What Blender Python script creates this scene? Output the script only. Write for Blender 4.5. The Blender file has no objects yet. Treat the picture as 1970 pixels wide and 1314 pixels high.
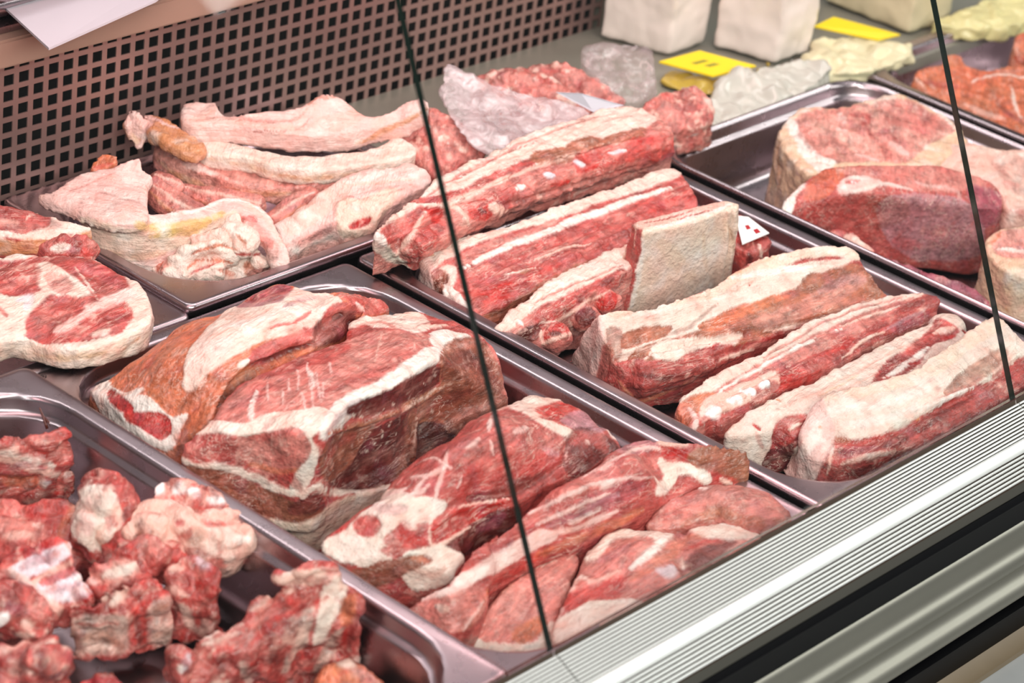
import bpy, bmesh, math, random
import numpy as np
from mathutils import Vector, Matrix
from mathutils.bvhtree import BVHTree
from mathutils.kdtree import KDTree
from mathutils.geometry import delaunay_2d_cdt

random.seed(7)
rng = np.random.default_rng(7)
scene = bpy.context.scene
col = scene.collection

# ------------------------------------------------------------------ camera
# X runs along the counter, Y from the customer to the back wall, Z up.
# The rims of the steel pans lie in the plane Z = DECK.
DECK = 0.80
CAM = np.array([-1.40, -1.05, DECK + 0.9664193])
FPX = 5166.0
YAW, PITCH, ROLL = 0.89090702, 0.48939289, 0.13084634
_f = np.array([math.sin(YAW) * math.cos(PITCH), math.cos(YAW) * math.cos(PITCH), -math.sin(PITCH)])
_r = np.cross(_f, [0, 0, 1.0]); _r /= np.linalg.norm(_r)
_u = np.cross(_r, _f)
CR = _r * math.cos(ROLL) + _u * math.sin(ROLL)
CU = -_r * math.sin(ROLL) + _u * math.cos(ROLL)
CF = _f
cam_data = bpy.data.cameras.new('camera')
cam_data.sensor_width = 36.0
cam_data.lens = FPX / 1970.0 * 36.0
cam_data.clip_start = 0.05
cam_data.dof.use_dof = True
cam_data.dof.focus_distance = 2.04
cam_data.dof.aperture_fstop = 8.0
cam = bpy.data.objects.new('camera', cam_data)
col.objects.link(cam)
cam.matrix_world = Matrix(((CR[0], CU[0], -CF[0], CAM[0]), (CR[1], CU[1], -CF[1], CAM[1]),
                           (CR[2], CU[2], -CF[2], CAM[2]), (0, 0, 0, 1)))
scene.camera = cam

# ------------------------------------------------------------------ world, lamps, exposure
world = bpy.data.worlds.new('world'); scene.world = world
world.use_nodes = True
world.node_tree.nodes['Background'].inputs[0].default_value = (0.72, 0.76, 0.80, 1)
world.node_tree.nodes['Background'].inputs[1].default_value = 0.17

def area_lamp(name, loc, size, power, color, target):
    ld = bpy.data.lights.new(name, 'AREA'); ld.shape = 'RECTANGLE'
    ld.size, ld.size_y = size; ld.energy = power; ld.color = color
    o = bpy.data.objects.new(name, ld); col.objects.link(o)
    o.location = loc
    d = Vector(target) - Vector(loc)
    o.rotation_euler = d.to_track_quat('-Z', 'Y').to_euler()
    return o
# the pinkish tube under the top of the display case, running along the counter
area_lamp('case_lamp', (-0.1, 0.16, DECK + 0.56), (1.7, 0.10), 3.4, (1.0, 0.62, 0.62), (-0.1, 0.34, DECK))
# rows of fluorescent fittings on the shop ceiling
area_lamp('ceiling_lamp', (-1.3, -2.1, DECK + 1.7), (3.0, 0.7), 88.0, (1.0, 0.98, 0.955), (0.1, 0.1, DECK))
area_lamp('ceiling_lamp', (2.6, -1.7, DECK + 1.75), (2.4, 0.35), 27.0, (0.98, 1.0, 0.98), (0.4, -0.1, DECK))
area_lamp('ceiling_lamp', (0.6, 0.2, DECK + 2.2), (3.0, 0.5), 12.0, (1.0, 0.98, 0.96), (0.2, 0.0, DECK))
area_lamp('ceiling_lamp', (0.8, 1.1, DECK + 2.2), (3.0, 0.3), 30.0, (1.0, 0.97, 0.97), (1.2, 1.9, DECK + 0.8))

scene.cycles.max_bounces = 4; scene.cycles.diffuse_bounces = 2; scene.cycles.glossy_bounces = 3
scene.cycles.transmission_bounces = 4; scene.cycles.transparent_max_bounces = 10
scene.cycles.caustics_reflective = False; scene.cycles.caustics_refractive = False
scene.view_settings.view_transform = 'Standard'
scene.view_settings.look = 'None'
scene.view_settings.gamma = 1.0
scene.view_settings.use_curve_mapping = False
scene.view_settings.exposure = 0.31

# ------------------------------------------------------------------ pixel -> place helpers
def ray(px, py):
    return CR * ((px - 985.0) / FPX) - CU * ((py - 657.0) / FPX) + CF
def un(px, py, z=0.0):
    """the point at height z (millimetres above the pan rims) seen at a pixel"""
    d = ray(px, py); t = (DECK + z / 1000.0 - CAM[2]) / d[2]
    return CAM + d * t
def uny(px, py, y):
    d = ray(px, py); t = (y - CAM[1]) / d[1]
    return CAM + d * t
def unx(px, py, x):
    d = ray(px, py); t = (x - CAM[0]) / d[0]
    return CAM + d * t

# ------------------------------------------------------------------ small tools
def s2l(c):
    c = np.asarray(c, float) / 255.0
    return np.where(c <= 0.04045, c / 12.92, ((c + 0.055) / 1.055) ** 2.4)

_TAB = np.random.default_rng(3).random((64, 64, 64))
def vnoise(P, seed=0):
    P = P + seed * 0.731 % 61.0
    I = np.floor(P).astype(np.int64); Fr = P - I; Fr = Fr * Fr * (3 - 2 * Fr)
    I0 = I & 63; I1 = (I + 1) & 63; fx, fy, fz = Fr.T
    T = _TAB.ravel(); r0, r1 = I0[:, 0] << 12, I1[:, 0] << 12; s0, s1 = I0[:, 1] << 6, I1[:, 1] << 6; t0, t1 = I0[:, 2], I1[:, 2]
    def lz(b): a_ = T[b + t0]; return a_ + (T[b + t1] - a_) * fz
    def ly(b): a_ = lz(b + s0); return a_ + (lz(b + s1) - a_) * fy
    a_ = ly(r0); return a_ + (ly(r1) - a_) * fx
def fbm(P, size, octaves=3, seed=0):
    """smooth noise about -1..1 with features of `size` metres"""
    out = np.zeros(len(P)); amp = 1.0; tot = 0.0; s = 1.0 / size
    for o in range(octaves):
        out += amp * (vnoise(P * s + 17.3 * o, seed + o) * 2 - 1); tot += amp; amp *= 0.5; s *= 2.03
    return out / tot * 1.6

def link_mesh(name, me, mat, parent=None, loc=None):
    o = bpy.data.objects.new(name, me)
    if mat is not None and not me.materials: me.materials.append(mat)
    col.objects.link(o)
    if loc is not None: o.location = loc
    if parent is not None: o.parent = parent
    return o
def mesh_from(name, verts, faces, smooth=False, angle=None):
    me = bpy.data.meshes.new(name)
    me.from_pydata([tuple(map(float, v)) for v in verts], [], faces); me.update()
    if smooth:
        me.polygons.foreach_set('use_smooth', [True] * len(me.polygons))
        if angle: me.set_sharp_from_angle(angle=math.radians(angle))
    return me
def tag(o, label=None, cat=None, group=None, kind=None):
    if label: o['label'] = label
    if cat: o['category'] = cat
    if group: o['group'] = group
    if kind: o['kind'] = kind
    return o
def empty(name, loc):
    o = bpy.data.objects.new(name, None); col.objects.link(o); o.location = loc
    o.empty_display_size = 0.02
    return o

# ------------------------------------------------------------------ materials
def new_mat(name):
    m = bpy.data.materials.new(name); m.use_nodes = True
    nt = m.node_tree; b = nt.nodes['Principled BSDF']
    return m, nt, b
def plain(name, rgb, rough=0.5, metal=0.0, bump=0.0, bscale=200, var=0.0, vscale=30, trans=0.0, spec=0.5, coat=0.0):
    m, nt, b = new_mat(name)
    c = s2l(rgb)
    b.inputs['Base Color'].default_value = (*c, 1); b.inputs['Roughness'].default_value = rough
    b.inputs['Metallic'].default_value = metal; b.inputs['Specular IOR Level'].default_value = spec
    b.inputs['Coat Weight'].default_value = coat
    if trans: b.inputs['Transmission Weight'].default_value = trans
    tc = nt.nodes.new('ShaderNodeTexCoord')
    if var:
        n = nt.nodes.new('ShaderNodeTexNoise'); n.inputs['Scale'].default_value = vscale; n.inputs['Detail'].default_value = 5
        nt.links.new(tc.outputs['Object'], n.inputs['Vector'])
        mx = nt.nodes.new('ShaderNodeMix'); mx.data_type = 'RGBA'
        mx.inputs[6].default_value = (*(c * (1 - var)), 1); mx.inputs[7].default_value = (*np.minimum(c * (1 + var), 1), 1)
        nt.links.new(n.outputs['Fac'], mx.inputs[0]); nt.links.new(mx.outputs[2], b.inputs['Base Color'])
    if bump:
        n = nt.nodes.new('ShaderNodeTexNoise'); n.inputs['Scale'].default_value = bscale; n.inputs['Detail'].default_value = 4
        nt.links.new(tc.outputs['Object'], n.inputs['Vector'])
        bp = nt.nodes.new('ShaderNodeBump'); bp.inputs['Strength'].default_value = bump; bp.inputs['Distance'].default_value = 0.001
        nt.links.new(n.outputs['Fac'], bp.inputs['Height']); nt.links.new(bp.outputs[0], b.inputs['Normal'])
    return m

def steel_mat(name, rgb, rough):
    m, nt, b = new_mat(name)
    b.inputs['Metallic'].default_value = 1.0
    b.inputs['Base Color'].default_value = (*s2l(rgb), 1)
    tc = nt.nodes.new('ShaderNodeTexCoord')
    n = nt.nodes.new('ShaderNodeTexNoise'); n.inputs['Scale'].default_value = 60; n.inputs['Detail'].default_value = 6
    nt.links.new(tc.outputs['Object'], n.inputs['Vector'])
    r = nt.nodes.new('ShaderNodeMapRange'); r.inputs[3].default_value = rough * 0.8; r.inputs[4].default_value = rough * 1.3
    nt.links.new(n.outputs['Fac'], r.inputs[0]); nt.links.new(r.outputs[0], b.inputs['Roughness'])
    n2 = nt.nodes.new('ShaderNodeTexNoise'); n2.inputs['Scale'].default_value = 900; n2.inputs['Detail'].default_value = 2
    nt.links.new(tc.outputs['Object'], n2.inputs['Vector'])
    bp = nt.nodes.new('ShaderNodeBump'); bp.inputs['Strength'].default_value = 0.03; bp.inputs['Distance'].default_value = 0.0005
    nt.links.new(n2.outputs['Fac'], bp.inputs['Height']); nt.links.new(bp.outputs[0], b.inputs['Normal'])
    return m

def meat_mat():
    """colour comes from the piece's own 'Col' attribute; fibres, marbling and wet gloss are procedural"""
    m, nt, b = new_mat('raw_meat')
    L = nt.links.new; N = nt.nodes.new
    a = N('ShaderNodeAttribute'); a.attribute_name = 'Col'
    fa = N('ShaderNodeAttribute'); fa.attribute_name = 'fat'
    fib = N('ShaderNodeAttribute'); fib.attribute_name = 'fib'
    tc = N('ShaderNodeTexCoord')
    # fibre streaks
    n1 = N('ShaderNodeTexNoise'); n1.inputs['Scale'].default_value = 300; n1.inputs['Detail'].default_value = 3; n1.inputs['Roughness'].default_value = 0.6
    L(fib.outputs['Vector'], n1.inputs['Vector'])
    # blotches
    n2 = N('ShaderNodeTexNoise'); n2.inputs['Scale'].default_value = 95; n2.inputs['Detail'].default_value = 4; n2.inputs['Roughness'].default_value = 0.65
    L(tc.outputs['Object'], n2.inputs['Vector'])
    inv = N('ShaderNodeMath'); inv.operation = 'SUBTRACT'; inv.inputs[0].default_value = 1.0; L(fa.outputs['Fac'], inv.inputs[1])
    # amplitude: lean varies more than fat
    amp = N('ShaderNodeMapRange'); amp.inputs[3].default_value = 1.35; amp.inputs[4].default_value = 0.42; L(fa.outputs['Fac'], amp.inputs[0])
    c1 = N('ShaderNodeMath'); c1.operation = 'SUBTRACT'; L(n1.outputs['Fac'], c1.inputs[0]); c1.inputs[1].default_value = 0.5
    c2 = N('ShaderNodeMath'); c2.operation = 'SUBTRACT'; L(n2.outputs['Fac'], c2.inputs[0]); c2.inputs[1].default_value = 0.5
    sm = N('ShaderNodeMath'); sm.operation = 'ADD'; L(c1.outputs[0], sm.inputs[0]); L(c2.outputs[0], sm.inputs[1])
    ml = N('ShaderNodeMath'); ml.operation = 'MULTIPLY_ADD'; L(sm.outputs[0], ml.inputs[0]); L(amp.outputs[0], ml.inputs[1]); ml.inputs[2].default_value = 1.0
    vm = N('ShaderNodeVectorMath'); vm.operation = 'SCALE'; L(a.outputs['Color'], vm.inputs[0]); L(ml.outputs[0], vm.inputs['Scale'])
    # thin pale marbling inside the lean
    n3 = N('ShaderNodeTexNoise'); n3.inputs['Scale'].default_value = 120; n3.inputs['Detail'].default_value = 4; n3.inputs['Roughness'].default_value = 0.62
    n3.inputs['Distortion'].default_value = 0.7
    L(fib.outputs['Vector'], n3.inputs['Vector'])
    ab = N('ShaderNodeMath'); ab.operation = 'SUBTRACT'; L(n3.outputs['Fac'], ab.inputs[0]); ab.inputs[1].default_value = 0.5
    ab2 = N('ShaderNodeMath'); ab2.operation = 'ABSOLUTE'; L(ab.outputs[0], ab2.inputs[0])
    mr = N('ShaderNodeMapRange'); mr.inputs[1].default_value = 0.0; mr.inputs[2].default_value = 0.026; mr.inputs[3].default_value = 0.62; mr.inputs[4].default_value = 0.0
    L(ab2.outputs[0], mr.inputs[0])
    n4 = N('ShaderNodeTexNoise'); n4.inputs['Scale'].default_value = 26; n4.inputs['Detail'].default_value = 2
    L(tc.outputs['Object'], n4.inputs['Vector'])
    mr4 = N('ShaderNodeMapRange'); mr4.inputs[1].default_value = 0.45; mr4.inputs[2].default_value = 0.62
    L(n4.outputs['Fac'], mr4.inputs[0])
    mm = N('ShaderNodeMath'); mm.operation = 'MULTIPLY'; L(mr.outputs[0], mm.inputs[0]); L(mr4.outputs[0], mm.inputs[1])
    mm2 = N('ShaderNodeMath'); mm2.operation = 'MULTIPLY'; L(mm.outputs[0], mm2.inputs[0]); L(inv.outputs[0], mm2.inputs[1])
    mx = N('ShaderNodeMix'); mx.data_type = 'RGBA'; L(mm2.outputs[0], mx.inputs[0]); L(vm.outputs[0], mx.inputs[6])
    mx.inputs[7].default_value = (*s2l((236, 196, 182)), 1)
    L(mx.outputs[2], b.inputs['Base Color'])
    # gloss
    rr = N('ShaderNodeMapRange'); rr.inputs[1].default_value = 0.3; rr.inputs[2].default_value = 0.7; rr.inputs[3].default_value = 0.20; rr.inputs[4].default_value = 0.42
    L(n2.outputs['Fac'], rr.inputs[0]); L(rr.outputs[0], b.inputs['Roughness'])
    b.inputs['Specular IOR Level'].default_value = 0.45
    b.inputs['Coat Weight'].default_value = 0.12; b.inputs['Coat Roughness'].default_value = 0.10
    # relief
    n5 = N('ShaderNodeTexNoise'); n5.inputs['Scale'].default_value = 260; n5.inputs['Detail'].default_value = 2
    L(tc.outputs['Object'], n5.inputs['Vector'])
    hs = N('ShaderNodeMath'); hs.operation = 'MULTIPLY_ADD'; L(n1.outputs['Fac'], hs.inputs[0]); hs.inputs[1].default_value = 1.2; L(n5.outputs['Fac'], hs.inputs[2])
    bp = N('ShaderNodeBump'); bp.inputs['Strength'].default_value = 0.7; bp.inputs['Distance'].default_value = 0.0018
    L(hs.outputs[0], bp.inputs['Height']); L(bp.outputs[0], b.inputs['Normal'])
    return m
MEAT = meat_mat()

STEEL = steel_mat('brushed_steel', (178, 160, 165), 0.27)
STEEL_DARK = plain('dull_shelf', (150, 146, 134), 0.4, 0.3, var=0.12)
ALU = plain('ribbed_aluminium', (240, 242, 236), 0.36, 0.6, var=0.05, vscale=40)
DULL = plain('dull_grey_metal', (84, 82, 74), 0.5, 0.5)
BLACK = plain('black_rubber', (5, 5, 7), 0.5, spec=0.12)
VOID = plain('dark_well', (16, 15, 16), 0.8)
BEIGE = plain('beige_pressed_metal', (150, 148, 136), 0.46, 0.85, var=0.06, vscale=25, bump=0.15, bscale=80)
GROOVE = plain('dark_brown_groove', (62, 48, 36), 0.7)

# ================================================================== the counter
def rr_loop(x0, x1, y0, y1, r, z, n=7):
    pts = []
    for cx, cy, a0 in ((x1 - r, y1 - r, 0), (x0 + r, y1 - r, 90), (x0 + r, y0 + r, 180), (x1 - r, y0 + r, 270)):
        for k in range(n):
            a = math.radians(a0 + 90.0 * k / (n - 1))
            pts.append((cx + r * math.cos(a), cy + r * math.sin(a), z))
    return pts
def pan(label, x0, x1, y0, y1, depth, zrim=0.0, flange=0.012, rc=0.058, ro=0.007):
    """a pressed steel food pan: turned-down lip, flat flange, big corner radii, a stacking step and a basin"""
    Zr = DECK + zrim; f = flange
    loops = []
    def lp(i, r, dz): loops.append(rr_loop(x0 + i, x1 - i, y0 + i, y1 - i, r, Zr + dz))
    lp(0.0, ro, -0.009); lp(0.0, ro, -0.003); lp(0.0009, ro * 0.97, -0.0009); lp(0.0025, ro * 0.9, 0.0)
    lp(min(0.0055, f - 0.0012), ro * 0.85, -0.0006 if f > 0.006 else 0.0)
    lp(f - 0.001, rc, -0.0006); lp(f + 0.0012, rc, -0.0014); lp(f + 0.0026, rc - 0.002, -0.004); lp(f + 0.003, rc - 0.002, -0.011)
    lp(f + 0.0045, rc - 0.003, -0.0135); lp(f + 0.0075, rc - 0.005, -0.0145); lp(f + 0.0085, rc - 0.006, -0.017)
    dd = depth - 0.017
    lp(f + 0.011, rc - 0.008, -0.017 - dd * 0.70)
    lp(f + 0.013, rc - 0.010, -0.017 - dd * 0.86); lp(f + 0.018, rc - 0.013, -0.017 - dd * 0.96); lp(f + 0.026, rc - 0.018, -depth)
    V = []; Fc = []
    n = len(loops[0])
    for L in loops: V += L
    for a in range(len(loops) - 1):
        for k in range(n):
            k2 = (k + 1) % n
            Fc.append((a * n + k, a * n + k2, (a + 1) * n + k2, (a + 1) * n + k))
    base = (len(loops) - 1) * n
    Fc.append(tuple(base + k for k in range(n)))
    cx, cy, cz = (x0 + x1) / 2, (y0 + y1) / 2, Zr - depth
    me = mesh_from('steel_pan', [(v[0] - cx, v[1] - cy, v[2] - cz) for v in V], Fc, True, 50)
    o = link_mesh('steel_pan', me, STEEL, loc=(cx, cy, cz))
    s = o.modifiers.new('sheet', 'SOLIDIFY'); s.thickness = 0.0008; s.offset = -1
    return tag(o, label, 'pan', 'steel food pans in the display case')

YR = 0.262          # line between the front and the back row of pans
XB = [-0.325, 0.008, 0.372, 0.70]
YF = -0.213
bone_pan = pan('steel pan holding the chopped ribs and neck bones', XB[0] - 0.328, XB[0] + 0.004, YF, YR, 0.066, 0.0105)
shoulder_pan = pan('steel pan holding the large boneless pork shoulder pieces', XB[0] - 0.002, XB[1] - 0.007, YF, YR, 0.066)
pan('shallow steel pan holding the row of pork belly strips', XB[1] + 0.002, XB[2] - 0.006, YF, YR, 0.041, 0.001)
pan('steel pan holding the ham round and dark loin, with a bare corner', XB[2] + 0.006, XB[3] - 0.003, YF, YR + 0.002, 0.068, 0.002, flange=0.0050, rc=0.042, ro=0.044)
pan('steel pan holding bright red chops at the far right', XB[3] + 0.012, XB[3] + 0.337, YF + 0.02, YR + 0.025, 0.066)
pan('small steel pan holding the pale pork skins', -0.162, 0.168, YR + 0.004, YR + 0.232, 0.062, 0.006, rc=0.07)
pan('small steel pan under the two ham steaks at the left edge', -0.49, -0.160, YR + 0.002, YR + 0.232, 0.062, 0.0)

def box_mesh(name, x0, x1, y0, y1, z0, z1, bev=0.0):
    bm = bmesh.new(); bmesh.ops.create_cube(bm, size=1.0)
    for v in bm.verts:
        v.co = ((x0 + x1) / 2 + v.co.x * (x1 - x0), (y0 + y1) / 2 + v.co.y * (y1 - y0), (z0 + z1) / 2 + v.co.z * (z1 - z0))
    if bev: bmesh.ops.bevel(bm, geom=list(bm.edges), offset=bev, segments=2, affect='EDGES')
    me = bpy.data.meshes.new(name); bm.to_mesh(me); bm.free(); return me

# shop floor, the well under the pans, the shelf behind them
tag(link_mesh('floor', box_mesh('floor', -3, 4, -3.5, 3, -0.02, 0.0), plain('grey_floor', (150, 152, 150), 0.5, var=0.15, vscale=8)), kind='structure')
tag(link_mesh('counter_well', box_mesh('counter_well', -1.6, 2.4, -0.285, 0.515, DECK - 0.10, DECK - 0.0685), VOID), kind='structure')
tag(link_mesh('back_shelf', box_mesh('back_shelf', 0.17, 2.4, YR + 0.004, 0.50, DECK - 0.022, DECK - 0.010), STEEL_DARK), kind='structure')
tag(link_mesh('counter_body', box_mesh('counter_body', -1.6, 2.4, -0.275, 0.60, 0.0, DECK - 0.10), plain('counter_grey', (120, 120, 116), 0.5)), kind='structure')

# perforated back wall: real square holes
def perforated():
    px_, pz_, h = 0.0150, 0.0137, 0.0098
    hx, hz = 0.0098, 0.0092
    x0, z0 = -0.70, DECK - 0.040
    nx, nz = 86, 12
    y, t = 0.50, 0.0012
    V = []; Fc = []
    def q(a, b, c, d):
        i = len(V); V.extend((a, b, c, d)); Fc.append((i, i + 1, i + 2, i + 3))
    for i in range(nx):
        for k in range(nz):
            X, Z = x0 + i * px_, z0 + k * pz_
            ox = [(X, Z), (X + px_, Z), (X + px_, Z + pz_), (X, Z + pz_)]
            ax, az = X + (px_ - hx) / 2, Z + (pz_ - hz) / 2
            ix = [(ax, az), (ax + hx, az), (ax + hx, az + hz), (ax, az + hz)]
            for s in range(4):
                s2 = (s + 1) % 4
                q((ox[s][0], y, ox[s][1]), (ox[s2][0], y, ox[s2][1]), (ix[s2][0], y, ix[s2][1]), (ix[s][0], y, ix[s][1]))
                q((ix[s][0], y, ix[s][1]), (ix[s2][0], y, ix[s2][1]), (ix[s2][0], y + t, ix[s2][1]), (ix[s][0], y + t, ix[s][1]))
                q((ox[s2][0], y + t, ox[s2][1]), (ox[s][0], y + t, ox[s][1]), (ix[s][0], y + t, ix[s][1]), (ix[s2][0], y + t, ix[s2][1]))
    me = mesh_from('wall_back', V, Fc)
    o = link_mesh('wall_back', me, plain('perforated_sheet', (168, 134, 128), 0.34, 0.6, var=0.06))
    tag(o, 'perforated metal back wall with square holes', kind='structure')
    # folded edges
    Xe, Zt = x0 + nx * px_, z0 + nz * pz_
    link_mesh('edge_fold', box_mesh('edge_fold', x0, Xe, 0.499, 0.512, Zt - 0.0002, Zt + 0.006), STEEL_DARK, o)
    link_mesh('edge_fold', box_mesh('edge_fold', Xe, Xe + 0.006, 0.499, 0.512, z0, Zt), STEEL_DARK, o)
    return Xe, Zt
PXE, PZT = perforated()
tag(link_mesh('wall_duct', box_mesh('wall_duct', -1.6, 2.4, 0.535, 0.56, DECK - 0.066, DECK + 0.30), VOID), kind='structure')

# ---- front rail: extruded profile, one length per glass pane
def extrude_x(name, prof, x0, x1, mat, parent=None, closed=True, angle=25):
    n = len(prof); V = []; Fc = []
    for x in (x0, x1):
        for (y, z) in prof: V.append((x, y, z))
    for k in range(n if closed else n - 1):
        k2 = (k + 1) % n
        Fc.append((k, n + k, n + k2, k2))
    if closed:
        Fc.append(tuple(range(n - 1, -1, -1))); Fc.append(tuple(range(n, 2 * n)))
    me = mesh_from(name, V, Fc, True, angle)
    bm = bmesh.new(); bm.from_mesh(me); bmesh.ops.recalc_face_normals(bm, faces=bm.faces); bm.to_mesh(me); bm.free()
    return link_mesh(name, me, mat, parent)
O = lambda y, z: (y - 1.05, DECK + z)
def ribs(a, b, n, depth):
    """ribbed run from a to b: n lands with narrow grooves"""
    a = np.array(a); b = np.array(b); d = (b - a); L = np.linalg.norm(d); d /= L; nrm = np.array([d[1], -d[0]])
    if nrm[1] < 0: nrm = -nrm
    p = L / n; out = []
    for k in range(n):
        s = k * p
        for t, h in ((0.0, -depth), (0.20, -depth), (0.26, -0.0004), (0.36, 0.0), (0.58, 0.0001), (0.80, 0.0), (0.90, -0.0004), (0.96, -depth)):
            out.append(tuple(a + d * (s + t * p) + nrm * h))
    return out
prof = [O(0.811, 0.040)] + ribs(O(0.8085, 0.0388), O(0.7853, 0.028), 10, 0.0024) + [O(0.7850, 0.0277), O(0.7835, 0.0275), O(0.7810, 0.0258), O(0.7785, 0.0227), O(0.7780, 0.0218)] \
    + ribs(O(0.7778, 0.0214), O(0.7677, 0.0072), 6, 0.0022) + [O(0.7672, 0.0064), O(0.7661, -0.0019), O(0.770, -0.004), O(0.775, 0.006), O(0.783, 0.018), O(0.811, 0.0345)]
DEEP = set()
for k0, nn in ((1, 10), (1 + 80 + 5, 6)):
    for q in range(nn):
        DEEP |= {k0 + q * 8, k0 + q * 8 + 1, k0 + q * 8 + 7}
xs1, xs2 = un(1064, 1252, 40)[0], un(1953, 768, 40)[0]
for (xa, xb, lab) in ((-1.2, xs1 - 0.0006, 'ribbed aluminium rail under the nearest glass pane, at the bottom left'),
                      (xs1 + 0.0006, xs2 - 0.0006, 'ribbed aluminium rail under the middle glass pane'),
                      (xs2 + 0.0006, 1.6, 'ribbed aluminium rail under the far right glass pane')):
    gr = extrude_x('glass_rail', prof, xa, xb, ALU); gr.data.materials.append(GROOVE); gr.data.materials.append(DULL)
    for f in gr.data.polygons:       # groove floors and walls coloured dark brown so the ribs stand out
        if f.area > 0 and len(f.vertices) == 4 and any(v % len(prof) in DEEP for v in f.vertices): f.material_index = 1
        elif len(f.vertices) == 4 and all(134 <= v % len(prof) <= 135 for v in f.vertices): f.material_index = 2
    tag(gr, lab, 'rail', 'ribbed rails under the glass front')
gask = [O(0.7655, -0.0021), O(0.7648, -0.0066), O(0.7640, -0.0085), O(0.7652, -0.012), O(0.7668, -0.0318), O(0.775, -0.0318), O(0.775, -0.0045), O(0.770, -0.0045)]
tag(extrude_x('rubber_gasket', gask, -1.2, 1.6, BLACK), 'black rubber strip running under the ribbed rail', 'gasket')
def ridge(y, z, r, a0, a1, n=9):
    return [(y + r * math.cos(math.radians(a0 + (a1 - a0) * k / n)), z + r * math.sin(math.radians(a0 + (a1 - a0) * k / n))) for k in range(n + 1)]
pan_prof = [O(0.7668, -0.0322), O(0.7648, -0.0365), O(0.7640, -0.0420), O(0.7636, -0.0470)] + ridge(*O(0.7650, -0.0605), 0.0088, 110, 250) \
         + [O(0.7636, -0.0735), O(0.7634, -0.0770)] + ridge(*O(0.7625, -0.0895), 0.0088, 110, 250) + [O(0.7615, -0.1030), O(0.775, -0.104), O(0.775, -0.0322)]
tag(extrude_x('fascia_panel', pan_prof, -1.2, 1.6, BEIGE, angle=80), 'beige-grey pressed metal fascia with two rounded ridges', 'panel')
kick = [O(0.7545, -0.1044), O(0.7558, -0.112), O(0.759, -0.1323), O(0.775, -0.1323), O(0.775, -0.1044)]
tag(extrude_x('rubber_gasket', kick, -1.2, 1.6, BLACK), 'lower black rubber strip below the beige fascia', 'gasket')
ledge = [O(0.759, -0.1325), O(0.7511, -0.1368), O(0.7450, -0.1372), O(0.7450, -0.1420), O(0.775, -0.1420), O(0.775, -0.1325)]
tag(extrude_x('brown_trim', ledge, -1.2, 1.6, plain('brown_trim', (110, 96, 74), 0.5, var=0.1)), 'thin brown trim strip at the bottom right corner', 'trim')
low = [O(0.7450, -0.1425), O(0.70, -0.1440), O(0.69, -0.30), O(0.775, -0.30), O(0.775, -0.1425)]
tag(extrude_x('bumper_board', low, -1.2, 1.6, plain('grey_board', (150, 152, 150), 0.4, var=0.1)), 'grey bumper board at the very bottom right corner', 'board')

# ---- slanted glass front
def glass_mat():
    m = bpy.data.materials.new('clear_glass'); m.use_nodes = True
    nt = m.node_tree; nt.nodes.clear()
    o = nt.nodes.new('ShaderNodeOutputMaterial'); mx = nt.nodes.new('ShaderNodeMixShader')
    t = nt.nodes.new('ShaderNodeBsdfTransparent'); t.inputs[0].default_value = (0.965, 0.985, 0.975, 1)
    g = nt.nodes.new('ShaderNodeBsdfGlossy'); g.inputs['Roughness'].default_value = 0.02
    lw = nt.nodes.new('ShaderNodeLayerWeight'); lw.inputs[0].default_value = 0.5
    pw = nt.nodes.new('ShaderNodeMath'); pw.operation = 'POWER'; pw.inputs[1].default_value = 4.0
    nt.links.new(lw.outputs['Facing'], pw.inputs[0])
    fr = nt.nodes.new('ShaderNodeMath'); fr.operation = 'MULTIPLY_ADD'; fr.inputs[1].default_value = 0.35; fr.inputs[2].default_value = 0.012
    nt.links.new(pw.outputs[0], fr.inputs[0])
    nt.links.new(fr.outputs[0], mx.inputs[0]); nt.links.new(t.outputs[0], mx.inputs[1]); nt.links.new(g.outputs[0], mx.inputs[2])
    nt.links.new(mx.outputs[0], o.inputs[0])
    return m
GLASS = glass_mat()
EDGE = plain('glass_edge', (34, 48, 42), 0.08, spec=0.8)
def pane(x0, x1, label):
    b = np.array([-0.239 + 0.0005, DECK + 0.0405]); a = math.radians(26.4)
    d = np.array([math.sin(a), math.cos(a)]); n = np.array([math.cos(a), -math.sin(a)]); t = 0.0045; H = 0.56
    P = [b, b + d * H, b + d * H + n * t, b + n * t]
    root = empty('counter_glass', ((x0 + x1) / 2, b[0], b[1])); tag(root, label, 'glass pane', 'slanted glass panes of the counter front')
    rl = np.array(root.location)
    def face(nm, quads, mat):
        V = []; Fc = []
        for qd in quads:
            i = len(V); V += [tuple(np.array(p) - rl) for p in qd]; Fc.append((i, i + 1, i + 2, i + 3))
        link_mesh(nm, mesh_from(nm, V, Fc), mat, root)
    p = lambda x, k: (x, P[k][0], P[k][1])
    face('glass_sheet', [[p(x0, 0), p(x1, 0), p(x1, 1), p(x0, 1)], [p(x0, 3), p(x0, 2), p(x1, 2), p(x1, 3)]], GLASS)
    face('polished_edge', [[p(x0, 0), p(x0, 1), p(x0, 2), p(x0, 3)]], EDGE)
    face('polished_edge', [[p(x1, 0), p(x1, 3), p(x1, 2), p(x1, 1)]], EDGE)
    face('polished_edge', [[p(x0, 0), p(x0, 3), p(x1, 3), p(x1, 0)]], EDGE)
    face('polished_edge', [[p(x0, 1), p(x1, 1), p(x1, 2), p(x0, 2)]], EDGE)
pane(-1.2, xs1 - 0.0004, 'slanted glass pane nearest the camera, left of the long seam')
pane(xs1 + 0.0004, xs2 - 0.0004, 'slanted glass pane between the two dark seams')
pane(xs2 + 0.0004, 1.6, 'slanted glass pane at the far right beyond the short seam')

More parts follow.
